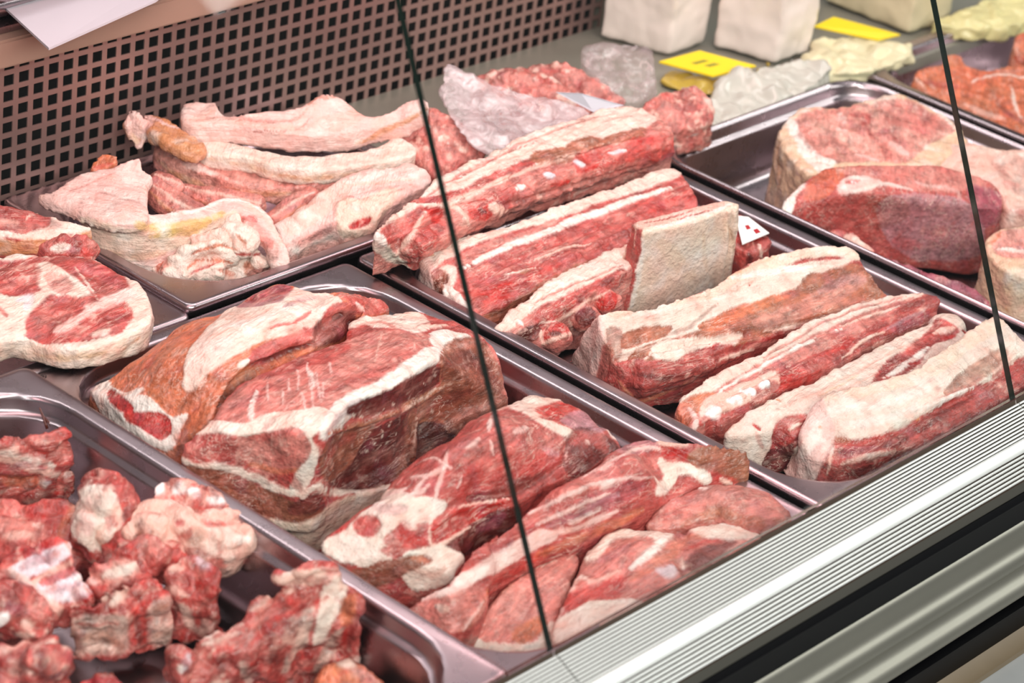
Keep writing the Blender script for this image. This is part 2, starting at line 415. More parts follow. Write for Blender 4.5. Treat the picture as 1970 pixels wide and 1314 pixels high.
# the shop behind the counter: a tan back panel over the shelf and a pale rear wall
tag(link_mesh('wall_panel', box_mesh('wall_panel', -1.6, 2.4, 0.585, 0.60, DECK + 0.10, DECK + 0.40), plain('tan_back_panel', (128, 96, 84), 0.5)), kind='structure')
tag(link_mesh('wall_rear', box_mesh('wall_rear', -3, 4, 2.2, 2.25, 0.0, 3.0), plain('pale_wall', (228, 222, 226), 0.6)), kind='structure')

# stamped size mark on the flange corner of the shoulder pan, and a dried drip inside the bone pan
tcu = bpy.data.curves.new('stamp', 'FONT'); tcu.body = '41/18'; tcu.size = 0.0068; tcu.extrude = 0.00012
to = bpy.data.objects.new('stamp', tcu); col.objects.link(to)
dg = bpy.context.evaluated_depsgraph_get(); tm = bpy.data.meshes.new_from_object(to.evaluated_get(dg)); bpy.data.objects.remove(to)
tm.materials.clear(); st = link_mesh('stamped_mark', tm, plain('stamp_ink', (58, 44, 44), 0.6), shoulder_pan)
sa, sb = un(79, 741, 0), un(91, 721, 0); sdir = sb - sa
st.location = Vector(sa) + Vector((0, 0, 0.0001)) - shoulder_pan.location; st.rotation_euler = (0, 0, math.atan2(sdir[1], sdir[0]))
def drip(px0, px1, r):
    P = [un(*px0), un(*px1)]; V = []; Fc = []
    dv = P[1] - P[0]; sd_ = np.cross(dv, [0, 0, 1.0]); sd_ /= np.linalg.norm(sd_)
    up = np.cross(sd_, dv); up /= np.linalg.norm(up)
    for k in range(6):
        t = k / 5; c_ = P[0] + dv * t; w = r * (0.35 + 0.65 * t)
        for q in range(6):
            a_ = 2 * math.pi * q / 6; V.append(tuple(c_ + sd_ * w * math.cos(a_) + up * w * 0.5 * math.sin(a_) - np.array(bone_pan.location)))
    for k in range(5):
        for q in range(6): Fc.append((k * 6 + q, k * 6 + (q + 1) % 6, k * 6 + 6 + (q + 1) % 6, k * 6 + 6 + q))
    Fc += [tuple(range(5, -1, -1)), tuple(range(30, 36))]
    link_mesh('dried_drip', mesh_from('dried_drip', V, Fc, True), plain('dried_blood', (84, 30, 20), 0.35), bone_pan)
drip((76, 784, 6), (92, 824, -8), 0.0022); drip((84, 800, 0), (104, 826, -8), 0.0016)

# ================================================================== building meat
COL = {  # sRGB, class
 'm': ((190, 82, 76), 'lean'), 'M': ((194, 50, 44), 'lean'), 'd': ((112, 46, 42), 'lean'), 'b': ((150, 84, 66), 'lean'),
 'D': ((84, 38, 34), 'lean'), 'o': ((214, 116, 82), 'lean'), 'p': ((226, 150, 138), 'lean'), 'q': ((211, 124, 114), 'lean'),
 'v': ((188, 134, 142), 'lean'), 'V': ((164, 80, 98), 'lean'), 'x': ((196, 30, 26), 'lean'), 'n': ((176, 104, 80), 'lean'),
 'f': ((234, 207, 194), 'fat'), 'F': ((240, 226, 218), 'fat'), 'k': ((232, 184, 169), 'fat'), 'K': ((236, 190, 182), 'fat'), 'y': ((216, 172, 98), 'fat'),
 'r': ((230, 190, 160), 'rind'), 'R': ((210, 138, 96), 'rind'), 'c': ((236, 205, 186), 'rind'),
 'w': ((247, 242, 242), 'bone'), 'W': ((228, 214, 222), 'bone'), 's': ((232, 205, 190), 'lean'), 'P': ((236, 172, 156), 'fat'),
}
LIN = {k: s2l(v[0]) * (0.90 if v[1] == 'lean' else 0.97) for k, v in COL.items()}

def catmull(P, n, closed=True):
    P = np.asarray(P, float); N = len(P); out = []
    rngN = range(N) if closed else range(N - 1)
    for i in rngN:
        if closed: p0, p1, p2, p3 = P[(i - 1) % N], P[i], P[(i + 1) % N], P[(i + 2) % N]
        else: p0, p1, p2, p3 = P[max(i - 1, 0)], P[i], P[i + 1], P[min(i + 2, N - 1)]
        for k in range(n):
            t = k / n
            out.append(0.5 * ((2 * p1) + (-p0 + p2) * t + (2 * p0 - 5 * p1 + 4 * p2 - p3) * t * t + (-p0 + 3 * p1 - 3 * p2 + p3) * t ** 3))
    if not closed: out.append(P[-1])
    return np.array(out)

def tps(X, Z, Q, reg=1e-6):
    """thin plate interpolation of heights Z at X (n,2) evaluated at Q"""
    n = len(X)
    def U(r2): return np.where(r2 > 1e-16, r2 * np.log(np.maximum(r2, 1e-16)), 0.0)
    s = max(np.ptp(X, axis=0).max(), 1e-6); Xs = X / s; Qs = Q / s
    K = U(((Xs[:, None] - Xs[None]) ** 2).sum(-1)) + np.eye(n) * reg
    Pm = np.c_[np.ones(n), Xs]
    A = np.zeros((n + 3, n + 3)); A[:n, :n] = K; A[:n, n:] = Pm; A[n:, :n] = Pm.T
    w = np.linalg.solve(A, np.r_[Z, 0, 0, 0])
    return U(((Qs[:, None] - Xs[None]) ** 2).sum(-1)) @ w[:n] + np.c_[np.ones(len(Q)), Qs] @ w[n:]

def in_poly(Q, P):
    x, y = Q[:, 0], Q[:, 1]; ins = np.zeros(len(Q), bool); n = len(P)
    for i in range(n):
        x1, y1 = P[i]; x2, y2 = P[(i + 1) % n]
        c = ((y1 > y) != (y2 > y))
        with np.errstate(divide='ignore', invalid='ignore'):
            xi = (x2 - x1) * (y - y1) / (y2 - y1) + x1
        ins ^= c & (x < xi)
    return ins

def slab(top, bot=None, mid=(), th=None, curve=3, taper=1.0, grid=0.009, dome=0.0):
    """solid whose upper face runs through `top` (pixel, pixel, height mm), with sides down to height `bot` or of thickness `th`"""
    T = np.array([un(*p) for p in top])
    if curve > 1: T = catmull(T, curve)
    M = np.array([un(*p) for p in mid]) if len(mid) else np.zeros((0, 3))
    XY = T[:, :2]; ctr = XY.mean(0)
    g0 = XY.min(0); g1 = XY.max(0)
    gx, gy = np.meshgrid(np.arange(g0[0], g1[0], grid), np.arange(g0[1], g1[1], grid))
    G = np.c_[gx.ravel(), gy.ravel()]
    G = G[in_poly(G, XY)]
    dmin = np.sqrt(((G[:, None] - XY[None]) ** 2).sum(-1)).min(1) if len(G) else np.zeros(0)
    G = G[dmin > grid * 0.45]; dmin = dmin[dmin > grid * 0.45]
    allX = np.r_[XY, M[:, :2]]; allZ = np.r_[T[:, 2], M[:, 2]]
    if len(G):
        gz = tps(allX, allZ, G, 1e-5)
        gz = np.clip(gz, allZ.min() - 0.006, allZ.max() + 0.008)
        if dome: gz = gz + dome / 1000.0 * np.sqrt(np.clip(dmin / max(dmin.max(), 1e-6), 0, 1))
    else: gz = np.zeros(0)
    V2 = [Vector(p) for p in XY] + [Vector(p) for p in G]
    n = len(XY)
    r = delaunay_2d_cdt(V2, [(i, (i + 1) % n) for i in range(n)], [], 1, 1e-7)
    ov, of, origs = r[0], r[2], r[3]
    z_in = np.r_[T[:, 2], gz]
    tz = []
    for i, p in enumerate(ov):
        src = origs[i]
        if src: tz.append(z_in[src[0]])
        else:
            d = ((XY - np.array(p)) ** 2).sum(1); tz.append(T[d.argmin(), 2])
    tv = np.array([(p[0], p[1], tz[i]) for i, p in enumerate(ov)])
    bv = tv.copy()
    bv[:, :2] = ctr + (bv[:, :2] - ctr) * taper
    if th is not None: bv[:, 2] -= th / 1000.0
    else: bv[:, 2] = np.minimum(DECK + bot / 1000.0, tv[:, 2] - 0.003)
    nt_ = len(tv); F = []; ec = {}
    for f in of:
        f = list(f)
        F.append(tuple(f)); F.append(tuple(i + nt_ for i in reversed(f)))
        for a, b in zip(f, f[1:] + f[:1]):
            ec[(a, b)] = 1
    for (a, b) in ec:
        if (b, a) not in ec: F.append((b, a, a + nt_, b + nt_))
    return np.r_[tv, bv], F
def hull(pts):
    bm = bmesh.new()
    for p in pts: bm.verts.new(tuple(un(*p)))
    r = bmesh.ops.convex_hull(bm, input=list(bm.verts))
    for v in [g for g in r['geom_interior'] if isinstance(g, bmesh.types.BMVert)]: bm.verts.remove(v)
    bm.verts.index_update()
    V = np.array([v.co[:] for v in bm.verts]); F = [tuple(v.index for v in f.verts) for f in bm.faces]; bm.free()
    return V, F
def tube(pts, n=12, flat=1.0, sub=4):
    """swept round bar through (pixel, pixel, height mm, radius mm); flat < 1 squashes it in height"""
    P = np.array([np.r_[un(p[0], p[1], p[2]), p[3] / 1000.0] for p in pts])
    P = catmull(P, sub, False)
    C, Rr = P[:, :3], P[:, 3]
    V = []; F = []
    up = np.array([0, 0, 1.0])
    for i in range(len(C)):
        d = C[min(i + 1, len(C) - 1)] - C[max(i - 1, 0)]; d /= np.linalg.norm(d) + 1e-9
        a = np.cross(d, up)
        if np.linalg.norm(a) < 0.05: a = np.array([1.0, 0, 0])
        a /= np.linalg.norm(a); b = np.cross(a, d)
        for k in range(n):
            t = 2 * math.pi * k / n
            V.append(C[i] + Rr[i] * (a * math.cos(t) + b * math.sin(t) * flat))
    for i in range(len(C) - 1):
        for k in range(n):
            k2 = (k + 1) % n
            F.append((i * n + k, i * n + k2, (i + 1) * n + k2, (i + 1) * n + k))
    m = len(C)
    e0 = len(V); V.append(C[0] - (C[1] - C[0]) / (np.linalg.norm(C[1] - C[0]) + 1e-9) * Rr[0] * 0.5)
    e1 = len(V); V.append(C[-1] + (C[-1] - C[-2]) / (np.linalg.norm(C[-1] - C[-2]) + 1e-9) * Rr[-1] * 0.5)
    for k in range(n):
        k2 = (k + 1) % n
        F.append((e0, k2, k)); F.append((e1, (m - 1) * n + k, (m - 1) * n + k2))
    return np.array(V), F
def blob(px, py, z, rx, ry, rz, rot=0.0):
    bm = bmesh.new(); bmesh.ops.create_icosphere(bm, subdivisions=3, radius=1.0)
    c = un(px, py, z); ca, sa = math.cos(math.radians(rot)), math.sin(math.radians(rot))
    V = []
    for v in bm.verts:
        x, y = v.co.x * rx / 1000, v.co.y * ry / 1000
        V.append((c[0] + x * ca - y * sa, c[1] + x * sa + y * ca, c[2] + v.co.z * rz / 1000))
    F = [tuple(v.index for v in f.verts) for f in bm.faces]; bm.free()
    return np.array(V), F

def remesh(solids, vox):
    V = []; F = []
    for v, f in solids:
        b = len(V); V += [tuple(p) for p in v]; F += [tuple(i + b for i in q) for q in f]
    me = bpy.data.meshes.new('tmp'); me.from_pydata(V, [], F); me.update()
    bm = bmesh.new(); bm.from_mesh(me); bmesh.ops.recalc_face_normals(bm, faces=bm.faces); bm.to_mesh(me); bm.free()
    o = bpy.data.objects.new('tmp', me); col.objects.link(o)
    r = o.modifiers.new('r', 'REMESH'); r.mode = 'VOXEL'; r.voxel_size = vox; r.adaptivity = 0.0
    dg = bpy.context.evaluated_depsgraph_get(); ev = o.evaluated_get(dg); m2 = ev.to_mesh()
    nv = len(m2.vertices); P = np.empty(nv * 3); m2.vertices.foreach_get('co', P); P = P.reshape(-1, 3)
    npoly = len(m2.polygons); li = np.empty(len(m2.loops), np.int32); m2.loops.foreach_get('vertex_index', li)
    ls = np.empty(npoly, np.int32); m2.polygons.foreach_get('loop_start', ls)
    Fq = li.reshape(-1, 4) if len(li) == npoly * 4 else None
    ne = len(m2.edges); E = np.empty(ne * 2, np.int32); m2.edges.foreach_get('vertices', E); E = E.reshape(-1, 2)
    ev.to_mesh_clear(); bpy.data.objects.remove(o); bpy.data.meshes.remove(me)
    return P.copy(), Fq.copy(), E.copy()
def laplace(P, E, it, lam=0.5):
    n = len(P); deg = np.bincount(E.ravel(), minlength=n)[:, None]
    for _ in range(it):
        S = np.zeros_like(P)
        for c in range(3):
            S[:, c] = np.bincount(E[:, 0], P[E[:, 1], c], n) + np.bincount(E[:, 1], P[E[:, 0], c], n)
        P = P + lam * (S / np.maximum(deg, 1) - P)
    return P
def vnormals(P, Fq):
    n = np.cross(P[Fq[:, 2]] - P[Fq[:, 0]], P[Fq[:, 3]] - P[Fq[:, 1]])
    N = np.zeros_like(P)
    for k in range(4):
        for c in range(3): N[:, c] += np.bincount(Fq[:, k], n[:, c], len(P))
    return N / (np.linalg.norm(N, axis=1, keepdims=True) + 1e-12)

class Surf:
    """lookup of points and neighbourhoods on a finished piece"""
    def __init__(s, P, Fq):
        s.bvh = BVHTree.FromPolygons([tuple(p) for p in P], [tuple(map(int, f)) for f in Fq])
        s.kd = KDTree(len(P))
        for i, p in enumerate(P): s.kd.insert(p, i)
        s.kd.balance(); s.cam = Vector(CAM)
    def hit(s, px, py):
        d = Vector(ray(px, py)).normalized()
        h = s.bvh.ray_cast(s.cam, d)
        s.cos = abs(h[1].dot(d)) if h[0] is not None else 1.0
        return h[0]
    def weights(s, n, samples, soft):
        w = np.zeros(n)
        for p, r in samples:
            for co, i, d in s.kd.find_range(p, r):
                t = (r - d) / (r * soft + 1e-9)
                if t > w[i]: w[i] = t
        w = np.clip(w, 0, 1); return w * w * (3 - 2 * w)
PXM = 0.00039      # metres per pixel at the meat's distance
def warp(p, seed, amp):
    q = np.asarray(p, float)
    if amp <= 0: return q
    Q = np.c_[q, np.zeros(len(q))]
    return q + amp * np.c_[fbm(Q, 26.0, 2, seed), fbm(Q + 91.7, 26.0, 2, seed + 5)]
def densify(P, step, closed):
    P = np.asarray(P, float); out = []
    n = len(P)
    for i in range(n if closed else n - 1):
        a, b = P[i], P[(i + 1) % n]; k = max(1, int(np.linalg.norm(b - a) / step))
        for t in range(k): out.append(a + (b - a) * t / k)
    if not closed: out.append(P[-1])
    return np.array(out)
def stroke_samples(sf, pts, w, seed, wob, z=None):
    P = catmull(pts, 6, False) if len(pts) > 2 else np.asarray(pts, float)
    P = warp(densify(P, max(w * 0.3, 1.5), False), seed, wob)
    m = len(P); out = []
    for i, p in enumerate(P):
        h = sf.hit(*p)
        if h is not None:
            taper = 0.55 + 0.45 * min(1.0, 4.0 * min(i, m - 1 - i) / max(m, 1))
            out.append((h, w * 0.5 * PXM * taper * 1.35))
    return out
def poly_samples(sf, pts, seed, wob, step):
    P = warp(densify(catmull(pts, 4, True), 6, True), seed, wob)
    g0, g1 = P.min(0), P.max(0)
    gx, gy = np.meshgrid(np.arange(g0[0], g1[0] + step, step), np.arange(g0[1], g1[1] + step, step))
    Q = np.c_[gx.ravel(), gy.ravel()]; Q = Q[in_poly(Q, P)]
    Q = np.r_[Q, densify(P, step, True)]
    out = []
    for q in Q:
        h = sf.hit(*q)
        if h is not None: out.append((h, step * PXM * 1.25 / max(0.42, sf.cos)))
    return out

_seed = [100]
def piece(name, label, cat, solids, paint=(), base='m', vox=2.0, smooth=5, disp=1.4, fib=None, group=None, sculpt=(), wob=3.0,
          dsize=0.022, bumps=0.5, split=True, mott=0.22, specks=(), marb=1.0, dark=1.0, ridge=1.2, rsize=0.024, flush=1.0):
    _seed[0] += 13; sd = _seed[0]
    if name in ('bone_chunk', 'rib_rack') and not specks:
        ridge, rsize, smooth = 4.5, 0.02, min(smooth, 3); specks = [('x', .011, .35, .55), ('k', .009, .5, .6), ('d', .013, .45, .6), ('p', .007, .55, .5)]
    if name.startswith('belly'): ridge = 0.5
    vx = vox / 1000.0
    P, Fq, E = remesh(solids, vx)
    P = laplace(P, E, smooth)
    N = vnormals(P, Fq)
    P = P + N * (disp / 1000.0 * fbm(P, dsize, 3, sd) + bumps / 1000.0 * fbm(P, 0.006, 2, sd + 3))[:, None]
    # creases: folds meet along the zero lines of a broad noise
    P = P + N * (ridge / 1000.0 * (np.minimum(np.abs(fbm(P, rsize, 2, sd + 51)) * 2.2, 1.0) - 0.6))[:, None]
    sf = None
    if len(sculpt):
        sf = Surf(P, Fq); N = vnormals(P, Fq); D = np.zeros(len(P))
        for (pts, w, d) in sculpt:
            D += sf.weights(len(P), stroke_samples(sf, pts, w, sd, wob * 0.5), 0.9) * d / 1000.0
        P = P + N * D[:, None]; P = laplace(P, E, 1); sf = None
    sf = Surf(P, Fq); n = len(P); N = vnormals(P, Fq)
    # fibre direction
    if fib is not None:
        a = un(*fib[0], 0); b = un(*fib[1], 0); d = b - a; d /= np.linalg.norm(d)
    else: d = np.array([0.8, 0.6, 0.0])
    e = np.cross([0, 0, 1.0], d); e /= np.linalg.norm(e) + 1e-9; g = np.cross(d, e)
    base_pt = np.array([P[:, 0].mean(), P[:, 1].mean(), P[:, 2].min()])
    L = P - base_pt
    FB = np.c_[L @ d * 0.16, L @ e, L @ g]
    rag = fbm(np.c_[L @ d * 0.4, L @ e, L @ g], 0.0075, 3, sd + 21)      # ragged tissue boundaries run with the grain
    rag2 = fbm(P, 0.018, 2, sd + 23)
    C = np.tile(LIN[base], (n, 1)); fat = np.full(n, 0.0 if COL[base][1] == 'lean' else 1.0)
    cls = np.zeros(n, np.int8); CL = ['lean', 'fat', 'rind', 'bone']; b0 = CL.index(COL[base][1]); cls[:] = b0
    for k, op in enumerate(paint):
        key, pts = op[0], op[1]
        if len(op) > 2 and op[2] is not None:
            w = op[2]; sm = stroke_samples(sf, pts, w, sd + k, wob); soft = 0.55; major = w >= 13
        else:
            st = max(3.2, vox / 0.39 * 0.75); sm = poly_samples(sf, pts, sd + k, wob, st); soft = 0.7; major = True
        W = sf.weights(n, sm, soft)
        if major and key not in ('w', 'W'):
            W = np.clip(W + (rag * 0.55 + rag2 * 0.25) * 4 * W * (1 - W), 0, 1)
            W = W * (1 - np.clip((rag * 0.7 + rag2 * 0.5) - 0.62, 0, 0.5) * 1.0)
        if len(op) > 3: W = W * op[3]
        C = C * (1 - W[:, None]) + LIN[key] * W[:, None]
        fat = fat * (1 - W) + (0.0 if COL[key][1] == 'lean' else 1.0) * W
        if major and (len(op) < 4 or op[3] > 0.6): cls[W > 0.5] = CL.index(COL[key][1])
    for (key, size, thr, st) in specks:
        W = np.clip((fbm(P, size, 3, sd + int(size * 9e4)) - thr) / 0.25, 0, 1) * st
        C = C * (1 - W[:, None]) + LIN[key] * W[:, None]
        fat = fat * (1 - W) + (0.0 if COL[key][1] == 'lean' else 1.0) * W
    # natural variation of the tissue itself: pink flush and whiter seams in fat, dark and pale bands and strands in lean
    lean = 1 - fat; Q3 = np.c_[L @ d * 0.30, L @ e, L @ g]
    def mix(target, W):
        nonlocal C
        W = np.clip(W, 0, 1)[:, None]; C = C * (1 - W) + np.asarray(target) * W
    fv = fbm(P, 0.011, 4, sd + 31); fs = fbm(Q3, 0.006, 3, sd + 33)
    mix(LIN['P'], fat * np.clip(fv - 0.12, 0, 1) * 0.75 * flush)
    mix(LIN['F'], fat * np.clip(-fv - 0.1, 0, 1) * 0.8)
    mix(LIN['P'], fat * np.clip(1 - np.abs(fs) * 7, 0, 1) * 0.30 * flush * np.clip(fbm(P, 0.025, 2, sd + 35) + 0.4, 0, 1))
    lv = fbm(Q3, 0.010, 4, sd + 37); la = fbm(P, 0.016, 3, sd + 39)
    mix(C * 0.55, lean * np.clip(lv - 0.02, 0, 1) * 1.0 * dark)
    mix(LIN['p'], lean * np.clip(-lv - 0.15, 0, 1) * 0.55)
    strand = np.clip(1 - np.abs(fbm(Q3, 0.0085, 3, sd + 41)) * 8, 0, 1) * np.clip(la + 0.05, 0, 1)
    mix(LIN['k'], lean * strand * 0.75 * marb)
    mix(LIN['V'], lean * np.clip(-la - 0.35, 0, 1) * 0.5)
    mo = fbm(P, 0.006, 3, sd + 7)
    C = C * (1 + mott * (1 - 0.75 * fat) * mo)[:, None]
    hue = fbm(P, 0.02, 3, sd + 9)[:, None]
    C = C * (1 + hue * np.array([0.04, -0.14, -0.14]) * (1 - 0.45 * fat[:, None]))
    # fat stands a little proud of the lean, strands are slightly raised
    P = P + N * ((fat * 0.7 + strand * lean * 0.35 - np.clip(lv, 0, 1) * lean * 0.5) / 1000.0)[:, None]
    L = P - base_pt
    C = np.clip(C, 0.003, 0.93)
    N = vnormals(P, Fq)
    fc = np.stack([(cls[Fq] == c).sum(1) for c in range(4)], 1).argmax(1)      # face class by majority
    def components():
        nf = len(Fq); par = np.arange(nf); sel = [(np.nonzero(fc == k)[0]) for k in range(4)]; sel = [m for m in sel if len(m)]
        while True:
            old = par.copy()
            for m in sel:
                v = np.full(n, nf)
                for k in range(4): np.minimum.at(v, Fq[m, k], par[m])
                low = v[Fq[m]].min(1)
                np.minimum.at(par, par[m], low); par[m] = np.minimum(par[m], low)
            for _ in range(4): par = par[par]
            if (par == old).all(): return par
    if split and len(np.unique(fc)) > 1:
        for _ in range(3):
            fl = components(); u, inv, cnt = np.unique(fl, return_inverse=True, return_counts=True)
            small = cnt[inv] < 260
            if not small.any() or small.all(): break
            # small islands join whatever surrounds them
            big = np.zeros((n, 4))
            for k in range(4): np.add.at(big, (Fq[~small, k], fc[~small]), 1)
            todo = np.nonzero(small)[0]
            for _ in range(40):
                s_ = big[Fq[todo]].sum(1); ok = s_.sum(1) > 0
                if not ok.any(): break
                done = todo[ok]; fc[done] = s_[ok].argmax(1)
                for k in range(4): np.add.at(big, (Fq[done, k], fc[done]), 1)
                todo = todo[~ok]
                if not len(todo): break
        fl = components()
    else:
        fc[:] = b0; fl = np.zeros(len(Fq), int)
    comps = np.unique(fl); used = list(comps)
    def make(nm, sel):
        f = Fq[sel]; ids, inv = np.unique(f, return_inverse=True); f = inv.reshape(-1, 4)
        me = bpy.data.meshes.new(nm)
        me.vertices.add(len(ids)); me.vertices.foreach_set('co', L[ids].ravel())
        me.loops.add(f.size); me.loops.foreach_set('vertex_index', f.ravel().astype(np.int32))
        me.polygons.add(len(f)); me.polygons.foreach_set('loop_start', np.arange(0, f.size, 4, dtype=np.int32))
        me.update(calc_edges=True)
        me.polygons.foreach_set('use_smooth', np.ones(len(f), bool))
        a = me.attributes.new('Col', 'FLOAT_COLOR', 'POINT'); a.data.foreach_set('color', np.c_[C[ids], np.ones(len(ids))].ravel())
        a = me.attributes.new('fat', 'FLOAT', 'POINT'); a.data.foreach_set('value', fat[ids])
        a = me.attributes.new('fib', 'FLOAT_VECTOR', 'POINT'); a.data.foreach_set('vector', FB[ids].ravel())
        if len(used) > 1: me.normals_split_custom_set_from_vertices([tuple(x) for x in N[ids]])
        me.materials.append(MEAT)
        return me
    if len(used) == 1:
        o = link_mesh(name, make(name, np.ones(len(Fq), bool)), None, loc=base_pt)
    else:
        o = empty(name, base_pt)
        for c in used:
            nm = {'lean': 'lean_meat', 'fat': 'fat_layer', 'rind': 'rind', 'bone': 'bone'}[CL[fc[c]]]
            link_mesh(nm, make(nm, fl == c), None, o)
    tag(o, label, cat, group)
    TRI[0] += len(Fq) * 2
    return o
TRI = [0]

# ------------------------------------------------------------------ tracing windows (pixel origin and enlargement)
def win(ox, oy, s):
    def f(*pts):
        return [((ox + p[0] / s), (oy + p[1] / s)) + tuple(p[2:]) for p in pts]
    return f
B1, B2, B3 = win(0, 0, 2.985), win(600, 0, 2.985), win(1200, 0, 2.558)
B4, B5, B6 = win(0, 360, 2.985), win(600, 360, 2.985), win(1200, 400, 2.39)
B7, B8 = win(0, 760, 2.372), win(600, 760, 2.371)
I = lambda *p: list(p)

# ================================================================== pork belly strips
GB = 'pork belly strips in the shallow pan'
piece('belly_strip', 'pork belly strip furthest back, with a row of red rib ends along its side', 'meat',
  [slab(I((722, 452, 40), (750, 416, 45), (851, 340, 50), (960, 284, 51), (1069, 236, 52), (1180, 206, 53), (1224, 202, 53), (1264, 226, 51), (1302, 258, 46),
          (1215, 266, 48), (1102, 296, 48), (1002, 330, 47), (888, 382, 44), (815, 416, 40), (770, 452, 33)), 2, curve=2),
   tube([(790, 482, 24, 13), (880, 428, 27, 14), (985, 378, 28, 14), (1100, 338, 29, 13), (1200, 303, 31, 13), (1285, 282, 32, 12)]),
   blob(935, 402, 29, 13, 12, 12), blob(1085, 342, 31, 12, 11, 11), blob(1010, 374, 31, 11, 10, 10), blob(1160, 320, 33, 12, 11, 11), blob(1250, 288, 34, 16, 14, 13),
   hull(I((722, 455, 38), (770, 452, 33), (716, 470, 20), (760, 505, 8), (801, 529, 0), (850, 470, 12), (820, 440, 30)))],
  [('f', I((728, 445), (851, 338), (1069, 234), (1222, 200), (1262, 226), (1215, 256), (1102, 298), (1002, 330), (888, 384), (800, 410), (745, 440))),
   ('c', I((745, 420), (851, 340), (1069, 235), (1220, 202)), 10),
   ('p', I((800, 392), (900, 330), (1069, 252), (1180, 218)), 8), ('k', I((830, 375), (1000, 298), (1150, 232)), 6),
   ('q', I((850, 360), (960, 302), (1040, 268)), 4),
   ('m', B2((560, 1160), (700, 1130), (860, 1090), (1080, 990), (1260, 920), (1240, 975), (1120, 1020), (950, 1090), (800, 1150))),
   ('n', B2((1260, 900), (1400, 860), (1510, 860), (1480, 920), (1330, 940))), ('n', B2((1480, 830), (1600, 800), (1690, 820), (1660, 855), (1500, 855))),
   ('n', B2((1700, 790), (1830, 750), (1900, 730), (1890, 780), (1740, 810))),
   ('k', B2((640, 1200), (860, 1130), (1060, 1040), (1260, 970), (1480, 900), (1680, 850), (1850, 810)), 9),
   ('M', B2((1520, 900), (1700, 850), (1900, 790), (2090, 790), (2090, 880), (1900, 960), (1700, 1000), (1560, 1010)), None, .8),
   ('m', B2((1050, 1100), (1170, 1090), (1180, 1180), (1070, 1190))), ('M', B2((910, 1170), (1020, 1150), (1030, 1240), (920, 1250))),
   ('q', B2((1180, 1120), (1500, 1010), (1900, 930), (1900, 1010), (1500, 1120), (1200, 1200)), None, .7),
   ('F', B2((1180, 1090), (1220, 1080)), 18), ('W', B2((1340, 1000), (1390, 1010)), 17), ('W', B2((1510, 930), (1560, 950)), 20), ('W', B2((1700, 880), (1800, 870)), 12),
   ('k', B2((1030, 1190), (1110, 1220)), 26), ('k', B2((760, 1190), (860, 1210), (900, 1290)), 16), ('d', B2((960, 1200), (1000, 1210)), 16),
   ('x', B2((1880, 810), (1990, 800), (2080, 800)), 16, .8), ('x', B2((1550, 990), (1650, 950)), 9, .8), ('M', B2((1380, 1060), (1480, 1040)), 14),
   ('s', B5((390, 190), (580, 120), (540, 240), (440, 320), (480, 400), (560, 470), (420, 400), (340, 330), (340, 260))),
   ('m', B5((420, 240), (560, 150), (640, 130), (560, 260), (450, 330), (400, 300))), ('m', B5((640, 240), (760, 200), (740, 290), (640, 380), (600, 470), (570, 480), (560, 380))),
   ('k', B5((640, 170), (560, 290), (480, 400)), 12), ('M', B5((650, 130), (720, 150), (700, 200)), 22), ('F', B5((360, 280), (420, 330)), 20),
   ], base='q', vox=1.55, smooth=3, fib=((760, 440), (1250, 240)), group=GB, disp=2.2, dsize=0.014, bumps=0.9, sculpt=[(B2((640, 1200), (900, 1110), (1260, 970), (1650, 850), (1900, 790)), 12, -3), (B2((1100, 1180), (1500, 1070), (1900, 950)), 14, -3)])

